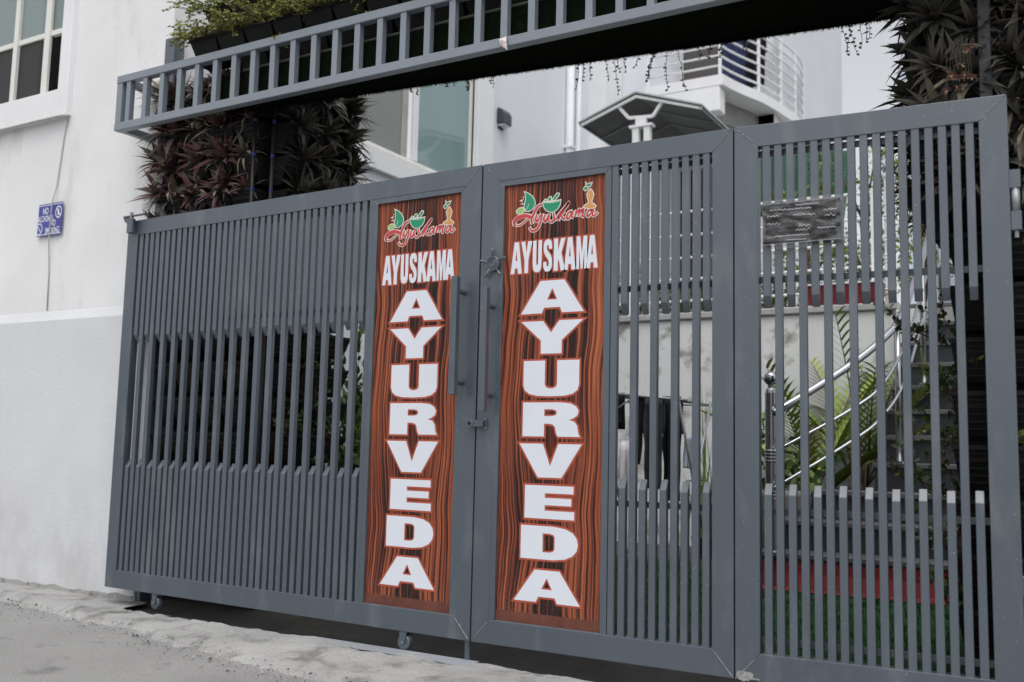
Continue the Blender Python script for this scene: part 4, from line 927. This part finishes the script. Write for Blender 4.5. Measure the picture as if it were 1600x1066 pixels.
# stair railing
sr = empty('stair_railing', (3.43, 2.0, .4), 0, 'polished steel stair railing with a ball topped newel post', 'railing')
prof = [(.052, 0), (.052, .02), (.034, .03), (.034, .30)]
for zz in (.33, .35, .37, .39): prof += [(.034, zz-.012), (.038, zz-.006), (.038, zz), (.034, zz+.004)]
prof += [(.034, .52)]
for zz in (.55, .57, .59, .61): prof += [(.034, zz-.012), (.038, zz-.006), (.038, zz), (.034, zz+.004)]
prof += [(.034, .95), (.030, .97), (.018, .985), (.018, 1.0)]
nw = MB().lathe([(r_, z_) for r_, z_ in prof], (0, 0, 0), 18).build('newel_post', M_STEEL, sr, smooth=False)
MB().lathe([(.001, -.042)]+[(.042*math.cos(a), .042*math.sin(a)) for a in [R(q) for q in range(-80, 90, 16)]]+[(.001, .042)], (0, 0, 1.038), 18).build('ball', M_STEEL, nw, smooth=True)
def rail(pts, r_, nm='rail'):
    q = []
    P_ = [Vector(p) for p in pts]
    for i in range(len(P_)-1):
        a, b_, c, d_ = P_[max(i-1, 0)], P_[i], P_[i+1], P_[min(i+2, len(P_)-1)]
        for j in range(6): t_ = j/6; q.append(.5*((2*b_)+(c-a)*t_+(2*a-5*b_+4*c-d_)*t_*t_+(3*b_-a-3*c+d_)*t_**3))
    child(MB().tube(q+[P_[-1]], r_, 12), nm, M_STEEL, sr, smooth=True)
rail([(3.46, 1.95, 1.23), (3.534, 2.004, 1.283), (3.736, 2.235, 1.456), (3.886, 2.435, 1.607), (4.018, 2.677, 1.788), (4.056, 2.873, 1.934), (4.085, 3.265, 2.229), (4.12, 3.9, 2.70), (4.15, 4.6, 3.1)], .024, 'handrail')
rail([(3.46, 1.93, 1.0), (3.565, 1.993, 1.065), (3.84, 2.26, 1.265), (3.987, 2.481, 1.431), (4.07, 2.9, 1.75), (4.10, 3.5, 2.2), (4.13, 4.2, 2.7)], .010); rail([(3.46, 1.93, .79), (3.561, 2.0, .86), (3.832, 2.286, 1.075), (3.966, 2.475, 1.216), (4.06, 2.8, 1.46), (4.10, 3.5, 1.99), (4.13, 4.2, 2.5)], .010)
for (x, y, z0, z1) in ((4.03, 2.76, .95, 1.84), (4.095, 3.45, 1.49, 2.37), (4.13, 4.2, 2.03, 2.9)):
    child(MB().tube([(x, y, z0), (x, y, z1)], .019, 12), 'baluster', M_STEEL, sr, smooth=True); child(MB().tube([(x, y, z0), (x, y, z0+.012)], .034, 14), 'foot', M_STEEL, sr)
# red mat over the first step
b = MB(); xsr = frange(3.32, 4.38, 30); vs = []
for x in xsr:
    for (y, z) in ((1.86+.02*nz(x, 0, 3), drive_z(1.9)+.022), (2.05, drive_z(2.)+.024+.01*nz(x, 0, 5)), (2.082, .30), (2.085, .365+.02*nz(x, 1, 3))): vs.append((x, y, z))
b.add(vs, [(i*4+j, (i+1)*4+j, (i+1)*4+j+1, i*4+j+1) for i in range(29) for j in range(3)])
rm_ = b.build('floor_mat', M_REDB); tag(rm_, 'red mat lying against the lowest granite step', 'mat')
# drying rack and clothes
dr = empty('drying_rack', (2.45, 2.6, .2), 0, 'folding steel clothes drying rack in front of the retaining wall', 'drying rack')
def dpart(pts, r_=.008, nm='bar'): return child(MB().tube(pts, r_, 8), nm, M_GALV, dr, smooth=True)
for x in (2.16, 2.74):
    dpart([(x-.02, 2.35, .21), (x+.03, 2.85, 1.34)], .01, 'leg'); dpart([(x+.02, 2.85, .21), (x-.03, 2.35, 1.38)], .01, 'leg'); dpart([(x, 2.45, .8), (x, 2.75, .8)], .007, 'brace')
dpart([(2.14, 2.35, 1.385), (2.78, 2.35, 1.33)], .009); dpart([(2.14, 2.85, 1.345), (2.78, 2.85, 1.32)], .009)
for k in range(5): y = 2.42+.09*k; dpart([(2.14, y, 1.372), (2.78, y, 1.325)], .005, 'rung')
dpart([(2.16, 2.36, 1.2), (2.40, 2.36, 1.36)], .006, 'brace'); dpart([(2.14, 2.36, 1.36), (2.26, 2.36, 1.14)], .006, 'brace'); dpart([(2.26, 2.36, 1.14), (2.12, 2.36, .95)], .006, 'brace')
def garment(x0, x1, y, ztop, drop, mt, label, seed, taper=0., back=.25):
    b = MB(); nx, nz2 = 16, 20; vs = []; L_ = drop+back
    for j in range(nz2):
        s_ = L_*j/(nz2-1)
        for i in range(nx):
            u = i/(nx-1)-.5; f = 1-taper*max(0, s_-back)/drop
            x = (x0+x1)/2+u*(x1-x0)*f+.012*nz(u*3, s_*3, 2, seed); fold = .022*math.sin(u*14+seed)*(min(1, abs(s_-back)*4))
            if s_ < back: p = (x, y+.016+fold, ztop-(back-s_))
            else: p = (x, y-.016+fold-.02*nz(u, s_, 3, seed), ztop-(s_-back))
            vs.append(p)
    b.add(vs, [(j*nx+i, j*nx+i+1, (j+1)*nx+i+1, (j+1)*nx+i) for j in range(nz2-1) for i in range(nx-1)])
    o = b.build('garment', mt, smooth=True); so_ = o.modifiers.new('thick', 'SOLIDIFY'); so_.thickness = .006; return tag(o, label, 'clothing', 'washing on the drying rack')
garment(2.13, 2.30, 2.40, 1.385, .22, M_BLACKCLOTH, 'short black cloth at the left end of the drying rack', 1)
garment(2.36, 2.47, 2.38, 1.36, .46, M_BLACKCLOTH, 'black shirt with a hanging sleeve on the drying rack', 2, .5)
garment(2.30, 2.43, 2.36, 1.06, .75, M_WHITECLOTH, 'long white towel hanging low on the drying rack', 3, 0, .05)
garment(2.46, 2.60, 2.40, 1.36, .62, M_DARKCLOTH, 'charcoal trouser leg hanging in front on the drying rack', 5, .25)
garment(2.55, 2.68, 2.52, 1.36, .70, M_BLACKCLOTH, 'long black trousers at the back of the drying rack', 7, .2)
garment(2.66, 2.73, 2.62, 1.10, .22, mat('pale blue cloth', (.50, .56, .64), .9), 'small pale blue cloth at the right of the drying rack', 9, 0, .05)

# plants behind the gate
def frond(mb, base, d, ln, nleaf, lw, droop, mi, leaflen=.26):
    p = Vector(base); dd = Vector(d).normalized(); pts = [p.copy()]; n = 12
    for i in range(n): p = p+dd*ln/n; dd = (dd+Vector((0, 0, -droop/n))).normalized(); pts.append(p.copy())
    mb.tube(pts, [.008*(1-.8*i/n)+.0012 for i in range(n+1)], 5, 0, False)
    for k in range(nleaf):
        t_ = .22+.78*k/(nleaf-1); f = t_*n; i0 = min(int(f), n-1); q = pts[i0].lerp(pts[i0+1], f-i0); ax = (pts[i0+1]-pts[i0]).normalized()
        sd_ = ax.cross(Vector((0, 0, 1))); sd_ = sd_.normalized() if sd_.length > .01 else Vector((1, 0, 0))
        for sg in (-1, 1):
            dv = (ax*.75+sd_*sg*.8+Vector((0, 0, .22))).normalized(); leaf_blade(mb, q, dv, Vector((0, 0, 1)), leaflen*(.5+.6*math.sin(PI*min(1, .15+t_*.8)))*rnd(.85, 1.1), lw, .7, mi, 4, .15)
def palm(loc, label, nf, ln, seed, mats):
    random.seed(seed); o = empty('potted_palm', loc, 0, label, 'palm'); b = MB()
    for i in range(nf):
        a = i*2.4+rnd(-.3, .3); e = rnd(.75, 1.35); frond(b, (rnd(-.03, .03), rnd(-.03, .03), .3), (math.cos(a)*math.cos(e), math.sin(a)*math.cos(e), math.sin(e)), ln*rnd(.8, 1.1), 18, .027, rnd(.5, 1.1), rnd(0, 1) < .6 and 1 or 2)
    b.build('fronds', mats, o)
    MB().lathe([(.09, 0), (.12, .02), (.15, .24), (.165, .26), (.165, .30), (.145, .30), (.14, .27), (.01, .26)], n=20).build('pot', M_CEMENT, o, smooth=True)
    return o
PM = [M_STEM, L_PALM, L_PALM2]
palm((3.36, 3.35, .3), 'feathery potted palm nearer the newel post', 9, 1.15, 31, PM)
palm((3.62, 3.72, .42), 'taller potted palm beside the stair wall', 10, 1.30, 32, PM)
BUSH = herb_mesh(90, 22, .55, .065, [M_STEM, L_PALM2, L_TREE2, L_HERB], .10, 14)
bp = empty('potted_bush', (3.30, 2.75, .2), 0, 'broad leaved bush in a wide grey cement pot behind the railing', 'potted plant')
MB().lathe([(.12, 0), (.18, .05), (.25, .30), (.29, .52), (.30, .56), (.27, .56), (.25, .50), (.01, .48)], n=24).build('pot', M_CEMENT, bp, smooth=True); link('foliage', BUSH, bp, (0, 0, .48))
tg = empty('tall_grass_plant', (2.575, 3.4, .2), 0, 'tall thin green grass plant against the retaining wall', 'plant'); b = MB(); rs = random.Random(8)
for i in range(46):
    a = rs.uniform(0, 6.28); big = i < 7; e = rs.uniform(1.32, 1.55) if big else rs.uniform(.9, 1.5)
    leaf_blade(b, (rs.uniform(-.07, .07), rs.uniform(-.05, .05), .1), Vector((math.cos(a)*math.cos(e), math.sin(a)*math.cos(e), math.sin(e))), Vector((0, 0, 1)), rs.uniform(1.2, 1.6) if big else rs.uniform(.5, .9), .018, rs.uniform(.02, .12) if big else rs.uniform(.2, .7), 0, 7)
b.build('blades', L_GRASS, tg); MB().lathe([(.1, 0), (.14, .16), (.12, .16), (.01, .14)], n=16).build('pot', M_POT, tg)
fern = herb_mesh(91, 40, .95, .048, [M_STEM, L_HERB, L_TREE2], .18, 34)
for (x, y, k, lab) in ((.95, 1.42, 1.35, 'tall green leafy bush just behind the left pillar'), (.70, 1.75, 1.3, 'green leafy bush between the pillar and the side wall'), (.75, 2.2, 1.45, 'green leafy bush beside the side wall further back')):
    q = empty('leafy_bush', (x, y, .2), 0, lab, 'plant'); f = link('foliage', fern, q, (0, 0, .15), (0, 0, x*5)); f.scale = (k*.7, k*.7, k*1.3); MB().lathe([(.12, 0), (.16, .2), (.14, .2), (.01, .17)], n=16).build('pot', M_POT, q)

# terrace: railing, red planter, lamp pole, trees, green awning
trl = empty('terrace_railing', (1.8, 4.55, 2.17), 0, 'white horizontal bar railing along the terrace edge', 'railing')
for z in (2.36, 2.56, 2.76, 2.97, 3.19): child(MB().tube([(.3, 4.6, z), (3.6, 4.6, z)], .012, 8), 'rail', M_TRIM, trl, smooth=True)
for x in (.35, 1.4, 2.5, 3.58): child(MB().box(x-.02, x+.02, 4.58, 4.62, 2.17, 3.22), 'post', M_TRIM, trl)
rp_ = empty('red_planter', (3.4, 4.42, 2.19), 0, 'dark red trough planter on the wall coping', 'planter')
MB().add([(-.30, -.07, 0), (.26, -.07, 0), (.26, .07, 0), (-.30, .07, 0), (-.32, -.09, .19), (.28, -.09, .19), (.28, .09, .19), (-.32, .09, .19)], [(3, 2, 1, 0), (0, 1, 5, 4), (1, 2, 6, 5), (2, 3, 7, 6), (3, 0, 4, 7), (4, 5, 6, 7)]).build('trough', M_REDP, rp_, bevel=.006)
MB().box(-.33, .29, -.1, .1, .192, .205).build('rim', M_TRIM, rp_)
lpz = empty('lamp_pole', (3.69, 4.62, 2.17), 0, 'white ringed pole with a ball top at the terrace edge', 'pole')
prof = [(.05, 0), (.05, .03), (.032, .05)]
for z in (.16, .19, .42, .45, .48, .60, .63, .78, .81): prof += [(.030, z-.01), (.037, z-.004), (.037, z+.004), (.030, z+.01)]
prof += [(.028, 1.1), (.028, 1.13), (.04, 1.14), (.04, 1.17), (.02, 1.18)]
MB().lathe(prof, n=14).build('shaft', M_TRIM, lpz); MB().lathe([(.001, -.04)]+[(.04*math.cos(R(a)), .04*math.sin(R(a))) for a in range(-75, 90, 25)]+[(.001, .04)], (0, 0, 1.22), 14).build('ball', M_STEEL, lpz, smooth=True)
def tree(loc, label, ht, rad, n, mats, seed, lsz=.05):
    rs = random.Random(seed); o = empty('small_tree', loc, 0, label, 'tree', 'trees on the terrace'); b = MB(); c = MB()
    b.tube([(0, 0, 0), (.03, .02, ht*.3), (-.02, .03, ht*.6), (.01, 0, ht*.85)], [.05, .04, .03, .012], 8)
    cl = []
    for i in range(16):
        z = ht*rs.uniform(.32, 1.0); a = rs.uniform(0, 6.28); r_ = rad*rs.uniform(.35, 1)*(1.15-.6*abs(z/ht-.6)); p = Vector((r_*math.cos(a), r_*math.sin(a), z)); cl.append(p)
        b.tube([(0, .02, z*.65), p*.5+Vector((0, 0, z*.4)), p], [.018, .01, .004], 5)
    for i in range(n):
        p = rs.choice(cl)+Vector((rs.gauss(0, rad*.2), rs.gauss(0, rad*.2), rs.gauss(0, rad*.17)))
        d = Vector((rs.uniform(-1, 1), rs.uniform(-1, 1), rs.uniform(-.6, .6))).normalized(); s_ = Matrix.Rotation(rs.uniform(0, 6.28), 3, d) @ d.orthogonal().normalized(); k = lsz*rs.uniform(.6, 1.3)
        c.add([p, p+d*k*.5+s_*k*.35, p+d*k, p+d*k*.5-s_*k*.35], [(0, 1, 2, 3)], rs.randrange(len(mats)))
    b.build('trunk', M_TRUNK, o, smooth=True); c.build('crown', mats, o)
tree((3.25, 6.0, 2.17), 'light green tree behind the red planter', 1.9, .50, 1500, [L_TREE, L_TREE2], 1)
tree((3.75, 6.3, 2.17), 'light green tree behind the lamp pole', 1.7, .42, 1100, [L_TREE, L_TREE2, L_TREE], 2)
tree((2.75, 5.8, 2.17), 'small tree in front of the green shade cloth', 1.55, .35, 800, [L_TREE, L_TREE2], 3)
tree((4.2, 6.0, 2.17), 'darker tree beside the right pillar at the top of the stairs', 1.35, .40, 900, [L_TREE2, L_HERB], 4)
hg = []
for i, x in enumerate((.6, 1.0, 1.4, 1.8, 2.2, 2.6, 3.0, 3.35)):
    q = empty('terrace_shrub', (x, 5.15+.1*nz(x, 0, 3), 2.17), 0, '%s dark green shrub from the left behind the terrace railing' % (NTH+['sixth', 'seventh', 'eighth'])[i], 'shrub', 'shrubs on the terrace')
    f = link('foliage', fern, q, (0, 0, .05), (0, 0, x*3)); f.scale = (.5, .5, .5+.1*(i % 3))
    MB().lathe([(.1, 0), (.13, .18), (.11, .18), (.01, .15)], n=14).build('pot', M_CEMENT, q)
b = MB(); nx, ny = 24, 10; vs = []
for j in range(ny):
    for i in range(nx):
        u, v = i/(nx-1), j/(ny-1); vs.append((2.15+.92*u, 6.4-.5*v+.03*math.sin(u*20), 4.35-.9*v*(1)-.22*u**2-.05*math.sin(u*PI*3)))
b.add(vs, [(j*nx+i, (j+1)*nx+i, (j+1)*nx+i+1, j*nx+i+1) for j in range(ny-1) for i in range(nx-1)])
aw = empty('green_awning', (2.6, 6.4, 2.17), 0, 'dark green shade cloth awning on two posts on the terrace', 'awning'); o = child(b, 'cloth', M_AWN, aw, smooth=True)
so_ = o.modifiers.new('thick', 'SOLIDIFY'); so_.thickness = .006
for x in (2.2, 3.04): child(MB().tube([(x, 6.42, 2.17), (x, 6.42, 4.28)], .02, 8), 'post', M_TRIM, aw)

# canopy with a gabled roof on a pair of posts
cn = empty('gabled_canopy', (1.38, 5.5, 2.17), 0, 'dark gabled canopy with white frame on twin white posts', 'canopy')
cy0, cy1 = 4.8, 6.25; rx, rz_, lx, lz, qx, qz = 1.338, 4.482, .725, 4.268, 2.007, 4.250
b = MB()
for (a, c) in (((lx, lz), (rx, rz_)), ((rx, rz_), (qx, qz))):
    b.prism([a, c, (c[0], c[1]+.012), (a[0], a[1]+.012)], 'y', cy0, cy1)
child(b, 'roof_soffit', M_CANVAS, cn)
b = MB()
for (a, c) in (((lx-.01, lz-.004), (rx, rz_)), ((rx, rz_), (qx+.01, qz-.004))):
    b.prism([(a[0], a[1]+.014), (c[0], c[1]+.014), (c[0], c[1]+.03), (a[0], a[1]+.03)], 'y', cy0-.005, cy1+.005)
child(b, 'roof_sheet', M_CANTOP, cn)
def cb(p, q, r_=.018, nm='frame_bar', mt=M_TRIM): child(MB().tube([p, q], r_, 4), nm, mt, cn)
for y in (cy0+.02,): cb((lx, y, lz-.012), (rx, y, rz_-.018)); cb((rx, y, rz_-.018), (qx, y, qz-.012))
for y in (cy0+.5, cy0+.95): cb((lx, y, lz-.012), (rx, y, rz_-.018), .010, 'rafter', M_GALV); cb((rx, y, rz_-.018), (qx, y, qz-.012), .010, 'rafter', M_GALV)
for (x, z) in ((lx+.01, lz-.008), (qx-.01, qz-.008)): cb((x, cy0, z), (x, cy1, z), .010, 'eave_bar', M_GALV)
cb((1.147, cy0+.04, 4.39), (1.252, cy0+.04, 4.262), .020, 'yoke'); cb((1.252, cy0+.04, 4.262), (1.508, cy0+.04, 4.242), .020, 'yoke'); cb((1.508, cy0+.04, 4.242), (1.60, cy0+.04, 4.37), .020, 'yoke')
child(MB().box(1.33, 1.44, cy0+.02, cy0+.07, 4.17, 4.25), 'neck', M_TRIM, cn); child(MB().box(1.27, 1.51, cy0, cy0+.09, 4.145, 4.17), 'cap_plate', M_TRIM, cn)
for x in (1.30, 1.42): child(MB().box(x, x+.065, cy0+.01, cy0+.075, 2.17, 4.144), 'post', M_TRIM, cn, bevel=.004)

# rear wing with the curved balcony
bw = empty('balcony_building', (1.0, 7.4, 2.17), 0, 'white rear building with a curved balcony over the terrace', 'building')
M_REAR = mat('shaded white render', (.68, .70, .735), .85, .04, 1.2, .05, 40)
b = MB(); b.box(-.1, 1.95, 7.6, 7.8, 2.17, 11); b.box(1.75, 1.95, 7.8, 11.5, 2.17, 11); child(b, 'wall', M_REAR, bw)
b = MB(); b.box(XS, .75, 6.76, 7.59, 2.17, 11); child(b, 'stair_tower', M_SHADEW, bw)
CUR = [(1.70, 6.4), (1.745, 6.62), (1.83, 6.90), (1.92, 7.15), (1.975, 7.40), (2.02, 7.65), (2.06, 7.9), (2.085, 8.1), (2.09, 8.4), (2.05, 8.75), (1.96, 9.05)]
cs = [Vector((p[0], p[1])) for p in CUR]; cs = [p for p in smooth_pts(cs, 4)]
plan = [(.76, 6.4)]+[(p.x, p.y) for p in cs]+[(1.94, 7.59), (.76, 7.59)][0:0]+[(1.955, 9.06), (1.955, 7.595), (.76, 7.595)]
b = MB(); n = len(plan)
vs = [(x, y, 5.07) for x, y in plan]+[(x, y, 5.19) for x, y in plan]
def capfaces(pl, base, flip):
    t_ = tessellate_polygon([[Vector((x, y, 0)) for x, y in pl]]); out = []
    for q in t_:
        a, b_, c = (Vector(pl[i]) for i in q); ccw = (b_-a).cross(c-a) > 0; q = tuple(q) if ccw != flip else (q[0], q[2], q[1]); out.append(tuple(i+base for i in q))
    return out
b.add(vs, [(i, (i+1) % n, n+(i+1) % n, n+i) for i in range(n)]+capfaces(plan, 0, True)+capfaces(plan, n, False)); child(b, 'balcony_slab', M_TRIM, bw)
child(MB().box(.76, 1.66, 6.402, 6.6, 4.78, 5.068), 'parapet', M_TRIM, bw, bevel=.01)
b = MB(); inner = [(x-.16*(i > 0), y+.22) for i, (x, y) in enumerate([(.80, 6.4)]+[(p.x-.06, p.y) for p in cs])]
inner = inner+[(1.94, 9.0), (1.94, 7.6), (.80, 7.6)]; n = len(inner)
b.add([(x, y, 4.80) for x, y in inner]+[(x, y, 5.068) for x, y in inner], [(i, (i+1) % n, n+(i+1) % n, n+i) for i in range(n)]+capfaces(inner, 0, True)); child(b, 'balcony_soffit', mat('grey soffit', (.27, .27, .27), .8), bw)
path = [(.80, 6.43, 0)]+[(p.x-.04, p.y+.02, 0) for p in cs]
for z in (5.30, 5.42, 5.54, 5.66, 5.78, 5.90, 6.02): child(MB().tube([(x, y, z) for x, y, _ in path], .0125, 8), 'balcony_rail', M_TRIM, bw, smooth=True)
for i in (0, 1, 13, 22, 30, 36, len(path)-1): x, y, _ = path[min(i, len(path)-1)]; child(MB().box(x-.015, x+.015, y-.015, y+.015, 5.18, 6.05), 'balcony_post', M_TRIM, bw)
b = MB(); b.box(.80, 1.35, 7.57, 7.598, 5.2, 7.3); child(b, 'balcony_door', mat('dark door', (.07, .06, .06), .5), bw)
b = MB(); b.box(.76, 1.74, 7.585, 7.597, 2.2, 4.5); child(b, 'ground_shade_panel', mat('ground floor shade', (.035, .033, .03), .4), bw)  # dark sheet added to paint the shade under canopy and balcony
# washing on the balcony
for (x, y, z, mt, lab, sd_) in ((1.80, 7.35, 5.95, M_BLACKCLOTH, 'black clothes hanging behind the curved balcony rail', 3), (1.62, 7.2, 5.95, mat('navy cloth', (.012, .022, .07), .9), 'navy clothes hanging inside the balcony', 4)):
    o = garment(x-.2, x+.12, y, z, .62, mt, lab, sd_, .1, .2); o['group'] = 'washing on the balcony'
# far pale tower block
ft = empty('far_tower', (3.25, 40, 0), 0, 'pale far building rising behind the right pillar', 'building')
MB().box(-4.7, 8, 0, 8, 0, 26).build('wall', mat('hazy pale wall', (.62, .66, .72), .9, .02), ft)
for k in range(5):
    for j in range(3): MB().box(-3.5+j*3.2, -2.0+j*3.2, -.06, -.01, 3+k*4, 5+k*4).build('window', mat('far window', (.35, .39, .44), .4), ft)
